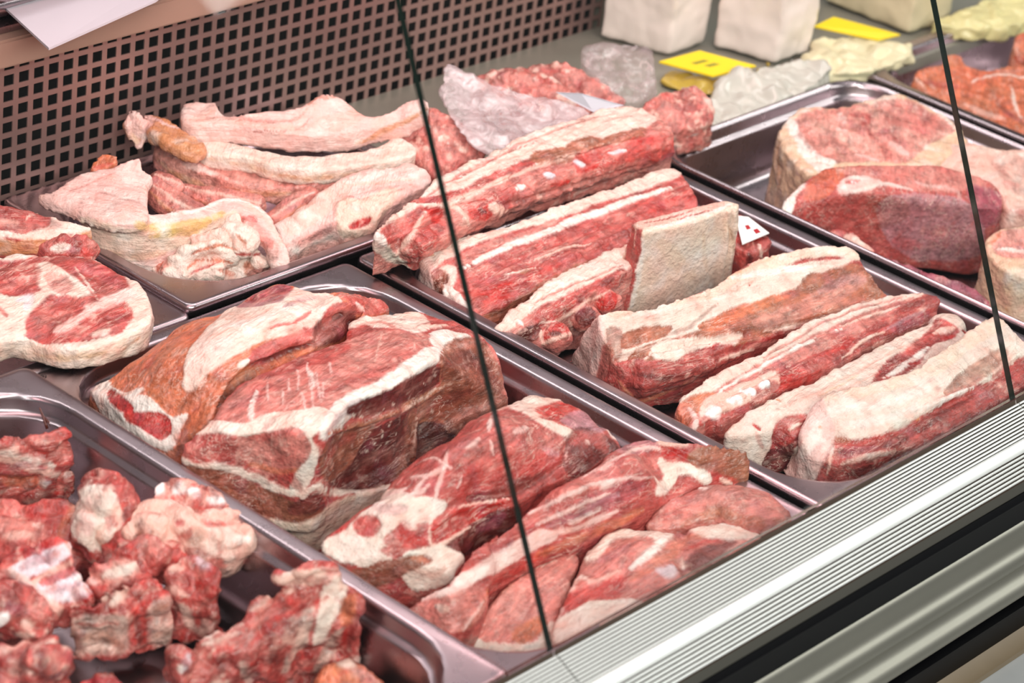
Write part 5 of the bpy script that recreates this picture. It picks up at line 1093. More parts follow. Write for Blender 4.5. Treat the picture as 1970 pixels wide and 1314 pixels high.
piece('pork_skin', 'crumpled wad of pork fat streaked with red, at the front of the skins', 'meat',
  [slab(D((445, 770, -4), (470, 728, 6), (520, 700, 12), (590, 680, 15), (660, 655, 19), (720, 672, 17), (752, 730, 6), (812, 785, -8), (740, 805, -12), (690, 818, -13), (560, 824, -15), (460, 806, -12)), -45, curve=2, mid=D((580, 750, 8),)),
   tube(D((660, 650, 18, 9), (700, 690, 16, 11), (725, 735, 8, 10))), tube(D((500, 770, 0, 7), (560, 745, 6, 8), (630, 735, 8, 8), (680, 765, 0, 7))), tube(D((480, 800, -8, 8), (590, 790, -4, 8), (650, 790, -4, 8))), tube(D((740, 760, -2, 7), (770, 780, -6, 7))), tube(D((560, 700, 12, 6), (640, 700, 14, 6), (680, 730, 8, 6)))],
  [('o', D((480, 740), (460, 790)), 16, .9), ('p', D((500, 720), (470, 800)), 16, .8), ('o', D((540, 790), (590, 755), (680, 770)), 8, .9), ('M', D((560, 800), (640, 770)), 7, .8), ('M', D((690, 745), (760, 740)), 9, .9), ('o', D((560, 745), (640, 720), (690, 735)), 7, .9), ('o', D((720, 770), (735, 800)), 22, .8), ('k', D((660, 670), (720, 730)), 24), ('o', D((690, 680), (715, 710)), 7, .8), ('K', D((520, 720), (610, 690)), 32, .6), ('p', D((730, 800), (805, 785)), 18), ('o', D((640, 790), (690, 800)), 12, .7)],
  base='f', vox=1.5, smooth=2, group=GK, disp=3.6, dsize=0.011)
piece('pork_skin', 'pale pork skin with a bright red stain, in the right half of the back pan', 'meat',
  [slab(D((812, 660, 4), (870, 622, 10), (940, 562, 20), (1000, 516, 27), (1060, 502, 29), (1190, 475, 34), (1240, 490, 34), (1262, 530, 30), (1190, 570, 26), (1120, 600, 20), (1095, 640, 13), (1000, 652, 10), (920, 675, 4), (850, 724, -4), (822, 752, -10)), -22, curve=2),
   slab(D((985, 590, 20), (1060, 565, 25), (1170, 545, 29), (1200, 565, 27), (1120, 605, 22), (1098, 650, 14), (1080, 668, 10), (1000, 672, 8), (985, 630, 13)), -16, curve=2), tube(D((815, 690, -4, 9), (880, 650, 4, 10), (950, 590, 14, 8)))],
  [('k', D((830, 650), (940, 570), (1000, 530), (1020, 570), (930, 640), (850, 690)), None, .7), ('P', D((900, 600), (980, 540)), 22, .6), ('F', D((1010, 530), (1100, 510), (1200, 490)), 26, .5), ('c', D((990, 600), (1060, 580), (1160, 555), (1110, 640), (1085, 680), (1000, 690))), ('x', D((1025, 662), (1050, 655), (1078, 640)), 18), ('q', D((840, 720), (920, 690), (980, 650)), 22, .6), ('p', D((850, 755), (960, 720), (1060, 700)), 24, .6), ('k', D((1000, 545), (1120, 535), (1220, 520)), 8), ('p', D((1000, 580), (1100, 575), (1200, 540)), 4, .8)],
  base='K', vox=1.7, smooth=4, group=GK, disp=1.8)
piece('meat_scrap', 'small orange-red scrap sticking up behind the folded skin sheet', 'meat', [slab(D((262, 492, 44), (290, 446, 50), (346, 456, 50), (330, 482, 46), (290, 502, 42)), 10, curve=2)], [('M', D((275, 490), (330, 480)), 10, .6)], base='o', vox=1.8, smooth=3)

# ================================================================== chopped bones, front left pan
GC = 'chopped ribs and neck bones in the front left pan'
piece('bone_chunk', 'square red meaty chunk standing at the back of the bone pan', 'meat',
  [slab(B7((-90, 205, 12), (60, 182, 12), (200, 170, 12), (295, 142, 12), (332, 178, 9), (220, 218, 6), (60, 235, 5), (-90, 250, 5)), -48, curve=1, taper=1.08)],
  [('f', B7((-60, 255), (60, 270), (160, 300), (240, 330)), 16, .9), ('k', B7((-60, 300), (60, 300), (200, 360), (330, 350)), 14, .8), ('q', B7((60, 210), (240, 200), (320, 280), (180, 300), (60, 250)), None, .5), ('v', B7((80, 310), (200, 330)), 16, .5), ('o', B7((20, 380), (200, 400)), 26, .6), ('W', B7((190, 400), (230, 410)), 14, .7), ('M', B7((300, 150), (340, 230), (360, 400)), 12, .7), ('M', B7((0, 440), (200, 450), (340, 430)), 12, .6)],
  base='m', vox=1.9, smooth=5, group=GC, disp=2.2, fib=((0, 880), (140, 850)))
piece('bone_chunk', 'dull red meat bed with a smooth fat knob, in the middle of the bone pan', 'meat',
  [slab(B7((-90, 500, -14), (100, 480, -14), (260, 470, -10), (380, 500, -12), (560, 500, -14), (660, 520, -16), (600, 640, -22), (420, 740, -24), (300, 760, -24), (150, 740, -22), (-90, 740, -20)), -55, curve=2),
   tube([B7((400, 455, 6, 13))[0], B7((470, 470, 8, 18))[0], B7((490, 540, 2, 22))[0], B7((440, 640, -10, 20))[0], B7((400, 700, -20, 14))[0]])],
  [('p', B7((-60, 600), (80, 600), (180, 620)), 50, .6), ('k', B7((20, 640), (140, 640)), 22, .6), ('f', B7((340, 490), (400, 425), (480, 430), (540, 500), (550, 580), (500, 650), (430, 700), (370, 660), (330, 590))), ('o', B7((360, 470), (320, 560), (270, 640)), 22, .7), ('k', B7((470, 440), (530, 520), (540, 600)), 18, .8), ('K', B7((400, 480), (400, 620)), 26, .7), ('o', B7((440, 620), (470, 680)), 14, .6), ('d', B7((570, 560), (640, 520)), 30, .7)],
  base='m', vox=2.0, smooth=6, group=GC, disp=2)
piece('rib_rack', 'small rack of ribs with pale bones between bright red stripes', 'meat',
  [slab(B7((-30, 780, 2), (60, 700, 8), (280, 628, 10), (320, 700, 6), (370, 830, -2), (425, 955, -10), (330, 975, -14), (230, 990, -16), (150, 920, -12), (50, 820, -4)), -30, curve=2),
   slab(B7((-90, 800, -6), (0, 790, -6), (60, 830, -8), (170, 940, -16), (225, 1000, -18), (200, 1060, -24), (150, 1090, -28), (30, 1000, -24), (-90, 960, -20)), -54, curve=2)],
  [('W', B7((60, 790), (280, 680), (320, 720), (130, 830))), ('W', B7((170, 850), (340, 800), (400, 920), (250, 930))), ('K', B7((45, 790), (120, 870), (180, 920), (260, 960)), 16), ('k', B7((150, 850), (320, 770)), 14, .8), ('x', B7((10, 760), (60, 720), (280, 650), (290, 670), (100, 740), (30, 780)), None, .85), ('x', B7((190, 850), (330, 800), (340, 815), (210, 870)), None, .8), ('M', B7((350, 945), (420, 935)), 16), ('v', B7((100, 790), (260, 720)), 16, .6), ('v', B7((220, 890), (360, 870)), 18, .6), ('V', B7((0, 850), (120, 930), (180, 1000)), 30, .4), ('F', B7((110, 1050), (140, 1040)), 20, .8), ('o', B7((290, 640), (330, 720), (400, 900)), 9, .7)],
  base='m', vox=1.9, smooth=4, group=GC, disp=1.8)
piece('bone_chunk', 'sawn vertebra with white bone segments resting on the pan rim', 'meat',
  [slab(B7((690, 450, 14), (720, 398, 18), (810, 376, 20), (930, 412, 20), (1065, 487, 18), (980, 525, 12), (870, 510, 12), (820, 570, 8), (760, 520, 10)), th=20, curve=2)],
  [('w', B7((715, 440), (735, 410)), 22), ('w', B7((800, 430), (840, 430)), 26), ('w', B7((875, 445), (905, 460)), 22), ('w', B7((950, 480), (1010, 485)), 17), ('M', B7((760, 470), (850, 470)), 12, .8), ('x', B7((880, 510), (1040, 515)), 10, .7), ('k', B7((720, 480), (740, 520)), 10), ('M', B7((860, 400), (960, 430)), 8, .7), ('m', B7((790, 500), (830, 560)), 18)],
  base='p', vox=1.7, smooth=3, group=GC, disp=1.6, dsize=0.012)
E7 = win(0, 808, 1.7455)
piece('bone_chunk', 'fatty cream-coloured joint under the sawn vertebra', 'meat',
  [blob(*E7((455, 385, -4))[0], 19, 16, 15), blob(*E7((540, 360, 2))[0], 22, 18, 15), blob(*E7((620, 380, 0))[0], 18, 17, 15), blob(*E7((720, 410, -4))[0], 24, 18, 16), blob(*E7((760, 350, 4))[0], 13, 9, 9), blob(*E7((700, 345, 4))[0], 12, 9, 8), tube(E7((740, 420, -2, 12), (800, 405, 0, 9), (840, 398, 2, 5))), blob(*E7((740, 450, -12))[0], 16, 14, 13), blob(*E7((560, 410, -10))[0], 18, 15, 14)],
  [('k', E7((420, 380), (500, 340), (570, 370), (500, 430), (420, 420)), None, .7), ('o', E7((460, 400), (500, 380)), 26, .7), ('n', E7((458, 356), (468, 352)), 12, .8), ('n', E7((405, 400), (415, 430)), 16, .8), ('n', E7((620, 385), (680, 390)), 26, .5), ('M', E7((590, 345), (610, 350)), 16, .8), ('p', E7((680, 345), (780, 350)), 20), ('M', E7((690, 350), (770, 350)), 9, .8), ('M', E7((540, 430), (580, 440)), 18, .8), ('F', E7((790, 405), (835, 398)), 14), ('q', E7((520, 430), (660, 450), (740, 480)), 20, .6), ('s', E7((700, 420), (760, 440)), 30, .4)],
  base='k', vox=1.8, smooth=6, group=GC, disp=2.4, dsize=0.014)
piece('bone_chunk', 'rough red knuckle between the pale knob and the rounded chunk', 'meat',
  [blob(*E7((500, 480, -10))[0], 22, 18, 17), blob(*E7((570, 480, -10))[0], 18, 16, 15), blob(*E7((430, 450, -14))[0], 22, 16, 16)],
  [('k', E7((470, 450), (520, 470)), 16, .8), ('M', E7((520, 500), (590, 470)), 16, .6), ('o', E7((420, 440), (470, 440)), 18, .6), ('d', E7((500, 520), (560, 520)), 18, .6)], base='m', vox=1.9, smooth=5, group=GC, disp=3.2, dsize=0.014)
piece('bone_chunk', 'rib end with a white bone tip poking in from the left edge', 'meat',
  [tube(E7((-60, 640, -8, 17), (40, 640, -10, 18), (110, 690, -18, 15), (140, 710, -24, 12)))], [('w', E7((-10, 690), (20, 655)), 20), ('k', E7((80, 690), (110, 680)), 18, .8), ('V', E7((20, 620), (90, 650)), 22, .5), ('s', E7((60, 720), (110, 720)), 14, .7)], base='m', vox=1.9, smooth=4, group=GC, disp=2.4, dsize=0.014)
piece('bone_chunk', 'pink knuckle on top of the spine piece', 'meat',
  [slab(B7((385, 810, -8), (430, 765, -2), (560, 738, 0), (640, 755, 0), (690, 800, -2), (700, 850, -8), (600, 880, -10), (450, 900, -14)), -34, curve=2, dome=5), tube([B7((560, 730, 0, 9))[0], B7((640, 720, 2, 10))[0], B7((740, 760, -2, 11))[0]])],
  [('p', B7((400, 810), (560, 760), (640, 800), (500, 860)), None, .8), ('f', B7((470, 830), (560, 800), (620, 770)), 18, .8), ('K', B7((400, 830), (440, 860)), 16, .8), ('M', B7((580, 720), (700, 740)), 22, .5), ('M', B7((640, 830), (700, 800)), 14, .6)],
  base='m', vox=1.9, smooth=5, group=GC, disp=2.4, dsize=0.014)
piece('bone_chunk', 'boxy spine piece with a cream cut side and red edges', 'meat',
  [slab(B7((215, 985, -6), (330, 960, -3), (440, 940, 0), (470, 890, 4), (560, 860, 6), (680, 832, 6), (785, 880, 2), (790, 930, -4), (700, 960, -8), (600, 1000, -9), (460, 1005, -9), (300, 1015, -12)), -44, curve=1, taper=1.02)],
  [('s', B7((300, 1030), (460, 1020), (560, 1010), (580, 1150), (480, 1180), (330, 1160), (310, 1090)), None, .6), ('M', B7((310, 1050), (560, 1040)), 6, .7), ('k', B7((340, 1140), (460, 1150), (560, 1170)), 9, .7), ('b', B7((330, 1060), (360, 1150)), 18, .5), ('b', B7((500, 1060), (540, 1140)), 16, .5), ('k', B7((440, 940), (560, 880), (520, 960)), 22), ('n', B7((330, 1130), (460, 1100), (560, 1150)), 20, .5), ('M', B7((220, 990), (440, 980), (600, 990), (780, 890)), 14, .8), ('x', B7((560, 880), (700, 850), (780, 890)), 16, .5), ('x', B7((600, 1000), (600, 1160)), 12, .6), ('M', B7((660, 960), (660, 1140)), 16, .7), ('s', B7((690, 960), (780, 930), (790, 1060), (740, 1140), (690, 1110)), None, .5), ('n', B7((710, 980), (770, 960)), 14, .6), ('n', B7((700, 1100), (780, 1080)), 12, .5), ('d', B7((620, 1010), (640, 1140)), 10, .7)],
  base='m', vox=1.9, smooth=3, group=GC, disp=1.7)
piece('bone_chunk', 'rounded red bone chunk right of the boxy spine piece', 'meat',
  [slab(B7((755, 810, 0), (830, 738, 5), (940, 745, 5), (1000, 850, 0), (1010, 900, -5), (930, 920, -8), (810, 910, -8)), -46, curve=2, dome=4)],
  [('W', B7((900, 740), (960, 790)), 18, .6), ('k', B7((780, 800), (860, 760)), 18, .8), ('x', B7((820, 770), (840, 790)), 12, .7), ('s', B7((830, 960), (900, 1060), (980, 1040)), 26, .5), ('M', B7((960, 880), (1015, 890)), 10), ('d', B7((880, 960), (920, 1060)), 16, .6), ('k', B7((1010, 900), (1030, 1000)), 10, .7), ('x', B7((890, 1000), (900, 1050)), 12, .6)],
  base='m', vox=1.9, smooth=5, group=GC, disp=2.6, dsize=0.014)
piece('bone_chunk', 'red bony piece cut off by the lower left corner of the picture', 'meat',
  [slab(B7((-90, 1180, -10), (60, 1120, -4), (150, 1090, -2), (250, 1080, -2), (310, 1170, -6), (330, 1240, -10), (260, 1290, -14), (100, 1340, -16), (-90, 1360, -16)), -54, curve=2), tube([B7((120, 1260, 0, 12))[0], B7((200, 1220, 2, 12))[0], B7((270, 1250, -4, 11))[0]])],
  [('k', B7((-60, 1180), (100, 1150), (240, 1110)), 20, .6), ('p', B7((60, 1280), (240, 1200)), 24, .5), ('M', B7((0, 1200), (260, 1090)), 9, .7), ('d', B7((170, 1240), (200, 1280)), 22, .5)],
  base='m', vox=2.0, smooth=5, group=GC, disp=2.6, dsize=0.015)
piece('bone_chunk', 'small red round bone end at the bottom edge of the picture', 'meat', [slab(B7((360, 1320, -20), (390, 1280, -16), (460, 1248, -12), (530, 1265, -12), (560, 1320, -16), (500, 1400, -24), (400, 1400, -24)), -54, curve=2, dome=3)], [('o', B7((420, 1270), (520, 1270)), 14, .6)], base='M', vox=2.0, smooth=5, group=GC)
piece('bone_chunk', 'tall pale-streaked bone piece with a jutting fat end, leaning on the pan wall', 'meat',
  [slab(B7((800, 1235, -20), (890, 1118, -5), (1000, 1070, -1), (1120, 1022, 3), (1120, 962, 8), (1230, 907, 13), (1340, 872, 18), (1480, 832, 24), (1590, 850, 22), (1650, 945, 14), (1640, 1010, 6), (1500, 980, 8), (1320, 1070, 0), (1150, 1160, -8), (1000, 1230, -16), (860, 1310, -26)), -54, curve=2),
   tube([B7((1265, 840, 22, 6))[0], B7((1400, 815, 26, 7))[0], B7((1560, 805, 27, 7))[0]]), tube([B7((850, 1180, -10, 10))[0], B7((830, 1260, -22, 11))[0], B7((820, 1320, -32, 10))[0]])],
  [('k', B7((1260, 830), (1580, 790), (1590, 840), (1300, 860))), ('f', B7((1490, 840), (1580, 830), (1560, 960), (1500, 1060), (1440, 1130), (1460, 980))), ('o', B7((1560, 940), (1620, 930), (1610, 1020), (1560, 1040)), None, .8), ('s', B7((1420, 960), (1380, 1100), (1300, 1260)), 26, .7), ('s', B7((1560, 1080), (1440, 1260)), 22, .7), ('k', B7((920, 1130), (1100, 1060)), 22, .8), ('M', B7((900, 1130), (1120, 1060), (1320, 1000), (1500, 920)), 9, .8), ('x', B7((920, 1180), (1100, 1180)), 18, .4), ('k', B7((1150, 980), (1330, 890)), 18, .7), ('M', B7((1130, 1010), (1300, 920)), 16, .5), ('s', B7((1100, 1220), (1140, 1300)), 22, .6), ('p', B7((1260, 1100), (1200, 1290)), 16, .6), ('M', B7((1340, 1110), (1330, 1250)), 12, .6), ('d', B7((1000, 1240), (1020, 1300)), 20, .4), ('W', B7((830, 1250), (860, 1190)), 16, .6)],
  base='m', vox=1.9, smooth=4, group=GC, disp=2.4, dsize=0.016, fib=((500, 1280), (640, 1130)))
piece('bone_chunk', 'low scrap of pink bone beside the tall piece at the bottom edge', 'meat', [slab(B7((1460, 1280, -26), (1530, 1220, -22), (1600, 1195, -20), (1660, 1250, -22), (1740, 1300, -26), (1760, 1400, -30), (1460, 1400, -32)), -54, curve=2, dome=3)], [('f', B7((1540, 1220), (1600, 1240)), 26, .8), ('p', B7((1620, 1260), (1700, 1300)), 20)], base='o', vox=2.0, smooth=4, group=GC, disp=2.4, dsize=0.012)

# ================================================================== ham pan
GM = 'ham and loin cuts in the deep pan on the right'
piece('ham_round', 'thick round ham cut standing on edge, rind around a pale cut face', 'meat',
  [slab(B3((768, 630, 14), (830, 558, 20), (930, 521, 23), (1100, 516, 26), (1250, 482, 29), (1300, 464, 32), (1400, 480, 29), (1530, 540, 24), (1640, 620, 20), (1690, 720, 15), (1500, 810, 12), (1250, 860, 10), (1050, 860, 10), (900, 850, 10), (815, 770, 10), (772, 695, 12)), -64, curve=3)],
  [('p', B3((840, 600), (1000, 540), (1200, 520), (1350, 500), (1520, 560), (1620, 640), (1500, 700), (1400, 790), (1230, 790), (1100, 790), (980, 780), (880, 700))),
   ('F', B3((800, 590), (835, 600), (880, 690), (970, 770), (1030, 800), (960, 845), (860, 760), (805, 680))), ('f', B3((830, 570), (940, 525), (1100, 520)), 13), ('f', B3((1250, 490), (1320, 465), (1330, 500), (1260, 520))), ('f', B3((1440, 500), (1560, 570), (1640, 640)), 14),
   ('q', B3((1250, 520), (1400, 490), (1500, 560), (1560, 640), (1430, 640), (1300, 580)), None, .8), ('m', B3((1120, 560), (1200, 580), (1180, 620)), 22, .8), ('q', B3((860, 640), (1000, 660), (1100, 740), (960, 760)), None, .6), ('F', B3((1060, 560), (1090, 600)), 26, .5), ('m', B3((1200, 640), (1280, 720), (1300, 780)), 26, .6), ('K', B3((1320, 700), (1400, 780)), 22, .7), ('K', B3((1060, 640), (1110, 640)), 14, .8), ('M', B3((1280, 640), (1340, 700)), 12, .5), ('V', B3((1240, 660), (1300, 640)), 16, .4), ('K', B3((1150, 760), (1250, 790)), 18),
   ('r', B3((755, 620), (800, 640), (850, 760), (940, 850), (940, 1000), (800, 1100), (740, 1100))), ('R', B3((765, 640), (775, 560 + 60), (830, 560)), 10, .6), ('R', B3((860, 800), (875, 780)), 12, .6), ('R', B3((765, 700), (760, 1000)), 12, .4)],
  base='r', flush=.3, ridge=2.2, vox=2.2, smooth=4, group=GM, specks=[('K', .008, .7, .5)], mott=0.16)
piece('pork_loin', 'large glossy purple-red pork loin in front of the ham round', 'meat',
  [slab(B3((778, 1040, -4), (800, 960, 4), (850, 925, 8), (960, 838, 15), (1050, 808, 18), (1250, 806, 20), (1500, 796, 20), (1640, 826, 18), (1800, 880, 14), (1868, 950, 8), (1868, 1010, 4), (1780, 1020, 5), (1640, 980, 9), (1450, 960, 11), (1200, 950, 11), (1050, 960, 9), (930, 990, 3), (850, 1040, -4)), -64, curve=2, taper=1.0),
   hull(B3((1250, 980, 6), (1450, 970, 8), (1640, 990, 6), (1780, 1030, 2), (1740, 1200, -45), (1600, 1260, -52), (1400, 1240, -52), (1280, 1150, -40)))],
  [('o', B3((900, 930), (980, 830), (1080, 810), (1060, 880), (1000, 960), (900, 990)), None, .7), ('p', B3((1080, 830), (1450, 815), (1650, 850), (1780, 900), (1600, 940), (1300, 910), (1150, 870)), None, .6), ('K', B3((1060, 910), (1130, 870), (1200, 880), (1260, 900), (1200, 930), (1100, 950), (1060, 945))), ('M', B3((1100, 900), (1160, 890)), 16, .8), ('w', B3((1130, 895), (1140, 897)), 10), ('F', B3((1130, 945), (1300, 910), (1420, 940)), 12, .7), ('K', B3((1440, 900), (1620, 930), (1660, 980)), 14, .5),
   ('v', B3((1300, 970), (1500, 960), (1680, 1000), (1760, 1100), (1740, 1250), (1500, 1280), (1350, 1220), (1250, 1080)), None, .75), ('V', B3((1700, 930), (1870, 960), (1870, 1060), (1760, 1110)), None, .75), ('b', B3((1150, 1030), (1350, 970), (1400, 1060), (1250, 1120)), None, .4), ('m', B3((830, 1010), (1000, 990), (1180, 1010), (1250, 1110), (1100, 1150), (900, 1090)), None, .7), ('x', B3((1330, 1190), (1450, 1210)), 34, .35), ('K', B3((1460, 1030), (1500, 1010), (1540, 970)), 3, .8), ('K', B3((1500, 1010), (1530, 1040), (1600, 1060)), 3, .6),
   ('F', B3((800, 965), (850, 900), (885, 905), (845, 965), (825, 1050), (805, 1110), (760, 1070))), ('d', B3((850, 1110), (1100, 1160)), 22, .5)],
  base='m', vox=2.1, smooth=10, group=GM, disp=1.6, dsize=0.035, bumps=0.2, marb=.35, dark=.4, mott=.1, ridge=.6)
piece('ham_chunk', 'pale fat-covered ham piece partly behind the right-hand glass seam', 'meat',
  [slab(B3((1430, 800, 8), (1480, 720, 14), (1560, 692, 17), (1650, 698, 18), (1750, 712, 19), (1900, 730, 20), (2060, 740, 20), (2080, 900, 10), (2040, 1050, 0), (1900, 1040, 0), (1860, 960, 6), (1760, 890, 8), (1600, 830, 8)), -62, curve=2)],
  [('k', B3((1440, 790), (1500, 710), (1650, 700), (1700, 800), (1560, 800)), None, .8), ('p', B3((1800, 760), (1950, 780), (2040, 860), (1900, 900)), None, .5), ('m', B3((1860, 840), (1900, 870)), 16, .6), ('f', B3((1700, 740), (1900, 760)), 26, .6), ('k', B3((1870, 1000), (1890, 1120)), 30, .7), ('m', B3((1940, 1050), (2040, 1080)), 26, .6), ('q', B3((1880, 900), (2000, 960)), 40, .5)],
  base='k', vox=2.4, smooth=7, group=GM, disp=3)
piece('ham_chunk', 'dark red trimming with a fat tip, under the purple-red loin', 'meat',
  [slab(I((1552, 452, -16), (1580, 440, -14), (1625, 442, -14), (1668, 462, -14), (1698, 500, -20), (1660, 512, -26), (1610, 484, -24)), -62, curve=2)], [('k', I((1630, 455), (1660, 470), (1680, 500)), 22, .9), ('f', I((1640, 460), (1660, 470)), 16), ('p', I((1570, 450), (1610, 450)), 14, .6)], base='m', vox=2.2, smooth=5, group=GM)
piece('ham_chunk', 'violet slab of meat along the left wall of the ham pan', 'meat',
  [slab(I((1672, 490, -18), (1720, 494, -16), (1800, 526, -16), (1880, 552, -16), (1910, 590, -22), (1900, 640, -28), (1830, 600, -28), (1760, 565, -28), (1690, 524, -26)), -62, curve=2)], [('V', I((1690, 500), (1800, 540), (1860, 570)), 40, .8), ('p', I((1810, 560), (1830, 580)), 20, .6), ('b', I((1850, 570), (1895, 620)), 40, .7), ('p', I((1820, 590), (1836, 600)), 12, .8)], base='V', vox=2.2, smooth=6, group=GM)
piece('ham_chunk', 'round ham end with peach rind, cut off by the right edge of the picture', 'meat',
  [slab(I((1897, 470, 8), (1912, 448, 13), (1950, 437, 16), (2010, 440, 16), (2030, 520, 8), (1970, 530, 4), (1920, 512, 4)), -62, curve=2, taper=1.02)], [('p', I((1908, 465), (1940, 446), (1990, 445), (2000, 490), (1930, 492))), ('F', I((1920, 480), (1990, 488)), 14), ('o', I((1905, 470), (1925, 450)), 10), ('v', I((1950, 470), (1975, 478)), 10, .6), ('R', I((1935, 590), (1938, 595)), 10, .7), ('c', I((1960, 520), (1960, 660)), 30, .5)], base='r', vox=2.2, smooth=5, group=GM)
# far right pan
GR = 'red chops in the far right pan'
piece('chop_cluster', 'bright red chop with a white fat rim in the far right pan', 'meat',
  [slab(I((1756, 152, -4), (1776, 128, 2), (1812, 120, 4), (1818, 100, 8), (1848, 102, 8), (1862, 124, 5), (1910, 132, 4), (2000, 124, 4), (2040, 200, -4), (2020, 280, -14), (1960, 262, -14), (1900, 240, -14), (1830, 216, -14), (1785, 188, -10)), -58, curve=2)],
  [('f', I((1870, 160), (1910, 145), (2000, 148)), 9), ('f', I((1945, 165), (1955, 210), (1970, 230)), 9), ('k', I((1860, 200), (1930, 230)), 26, .6), ('d', I((1920, 200), (1970, 240)), 16, .6), ('k', I((1760, 152), (1775, 165)), 12, .8), ('o', I((1790, 130), (1850, 125)), 22, .7), ('m', I((1780, 160), (1840, 170)), 30, .6), ('p', I((1880, 135), (1980, 135)), 10, .7)],
  base='o', vox=2.4, smooth=5, group=GR)
piece('chop_cluster', 'orange-red meat piece at the far right pan, cut off by the right edge', 'meat', [slab(I((1950, 92, 10), (1955, 66, 14), (1985, 58, 16), (2030, 62, 16), (2030, 110, 8), (1970, 110, 4)), -58, curve=2)], [('M', I((1955, 110), (1970, 120)), 20, .5)], base='o', vox=2.4, smooth=5, group=GR)

# ================================================================== mince and packages behind the pans
GN = 'bags of mince on the back shelf'
MS = [('m', .012, .2, .7), ('k', .008, .35, .9), ('F', .006, .8, .7)]
def mince(label, solids, paint=()):
    return piece('mince_bag', label, 'mince bag', solids, paint, base='q', vox=2.2, smooth=3, disp=2.2, dsize=0.012, bumps=1.3, group=GN, specks=MS, split=False)
mince('rounded bag of mince beside the topmost pork skins', [slab(I((762, 278, 26), (788, 232, 38), (826, 208, 44), (872, 226, 42), (908, 252, 36), (935, 292, 26), (900, 326, 18), (840, 336, 16), (798, 318, 18)), -10, curve=2, dome=8)])
mince('long bag of red mince lying in front of the perforated wall', [slab(I((905, 160, 30), (935, 138, 38), (1000, 132, 40), (1060, 150, 38), (1110, 185, 32), (1150, 215, 24), (1100, 235, 20), (1040, 220, 22), (980, 200, 24)), -10, curve=2, dome=8)])
mince('farthest bag of mince under clear film, by the end of the perforated wall', [slab(I((1010, 135, 28), (1050, 122, 34), (1110, 130, 36), (1165, 160, 30), (1205, 195, 20), (1160, 210, 16), (1090, 175, 22)), -10, curve=2, dome=6)])
mince('short end of a mince roll behind the first belly strip', [slab(I((1232, 215, 22), (1258, 185, 30), (1330, 168, 32), (1364, 186, 30), (1374, 225, 22), (1332, 246, 16), (1270, 256, 14)), -10, curve=2, dome=6)])

def film_mat():
    m = bpy.data.materials.new('crumpled_film'); m.use_nodes = True
    nt = m.node_tree; nt.nodes.clear(); L = nt.links.new
    o = nt.nodes.new('ShaderNodeOutputMaterial'); mx = nt.nodes.new('ShaderNodeMixShader'); ms = nt.nodes.new('ShaderNodeMixShader')
    t = nt.nodes.new('ShaderNodeBsdfTransparent'); g = nt.nodes.new('ShaderNodeBsdfGlossy'); g.inputs['Roughness'].default_value = 0.18
    d = nt.nodes.new('ShaderNodeBsdfTranslucent'); d.inputs[0].default_value = (*s2l((250, 226, 230)), 1)
    dd = nt.nodes.new('ShaderNodeBsdfDiffuse'); dd.inputs[0].default_value = (*s2l((246, 222, 224)), 1); md = nt.nodes.new('ShaderNodeMixShader')
    tc = nt.nodes.new('ShaderNodeTexCoord'); n = nt.nodes.new('ShaderNodeTexNoise'); n.inputs['Scale'].default_value = 55; n.inputs['Detail'].default_value = 5; n.inputs['Distortion'].default_value = 1.2
    L(tc.outputs['Object'], n.inputs['Vector'])
    b = nt.nodes.new('ShaderNodeBump'); b.inputs['Strength'].default_value = 0.7; b.inputs['Distance'].default_value = 0.006; L(n.outputs['Fac'], b.inputs['Height'])
    L(b.outputs[0], g.inputs['Normal']); L(b.outputs[0], d.inputs['Normal'])
    mr = nt.nodes.new('ShaderNodeMapRange'); mr.inputs[1].default_value = 0.35; mr.inputs[2].default_value = 0.7; mr.inputs[3].default_value = 0.22; mr.inputs[4].default_value = 0.80
    L(n.outputs['Fac'], mr.inputs[0]); L(mr.outputs[0], mx.inputs[0])
    ms.inputs[0].default_value = 0.22; md.inputs[0].default_value = 0.75; L(d.outputs[0], md.inputs[1]); L(dd.outputs[0], md.inputs[2]); L(b.outputs[0], dd.inputs['Normal']); L(md.outputs[0], ms.inputs[1]); L(g.outputs[0], ms.inputs[2])
    L(t.outputs[0], mx.inputs[1]); L(ms.outputs[0], mx.inputs[2]); L(mx.outputs[0], o.inputs[0])
    return m
FILM = film_mat()
FILM2 = film_mat(); FILM2.name = 'clear_film'
for nd in FILM2.node_tree.nodes:
    if nd.type == 'MAP_RANGE': nd.inputs[3].default_value = 0.05; nd.inputs[4].default_value = 0.5
    if nd.type == 'TEX_NOISE': nd.inputs['Scale'].default_value = 34
def film(label, top, th, vox=2.4, disp=5, cat='plastic bag', mid=(), mat=None, bot=None, grid=.009):
    P, Fq, E = remesh([slab(top, bot=bot, th=th, curve=2, mid=mid, grid=grid)], vox / 1000)
    P = laplace(P, E, 3); N = vnormals(P, Fq)
    P = P + N * (disp / 1000 * (np.abs(fbm(P, 0.03, 3, 5)) - .4) * 1.4)[:, None]
    c = np.array([P[:, 0].mean(), P[:, 1].mean(), P[:, 2].min()])
    me = mesh_from('plastic_bag', P - c, [tuple(map(int, f)) for f in Fq], True)
    return tag(link_mesh('plastic_bag', me, mat or FILM, loc=c), label, cat)
film('crumpled clear plastic bag over the long bag of mince', I((848, 180, 54), (856, 128, 68), (880, 128, 66), (930, 150, 60), (1000, 172, 56), (1080, 188, 52), (1140, 212, 46), (1110, 250, 42), (1050, 290, 36), (980, 300, 36), (920, 285, 38), (875, 240, 46)), 5)
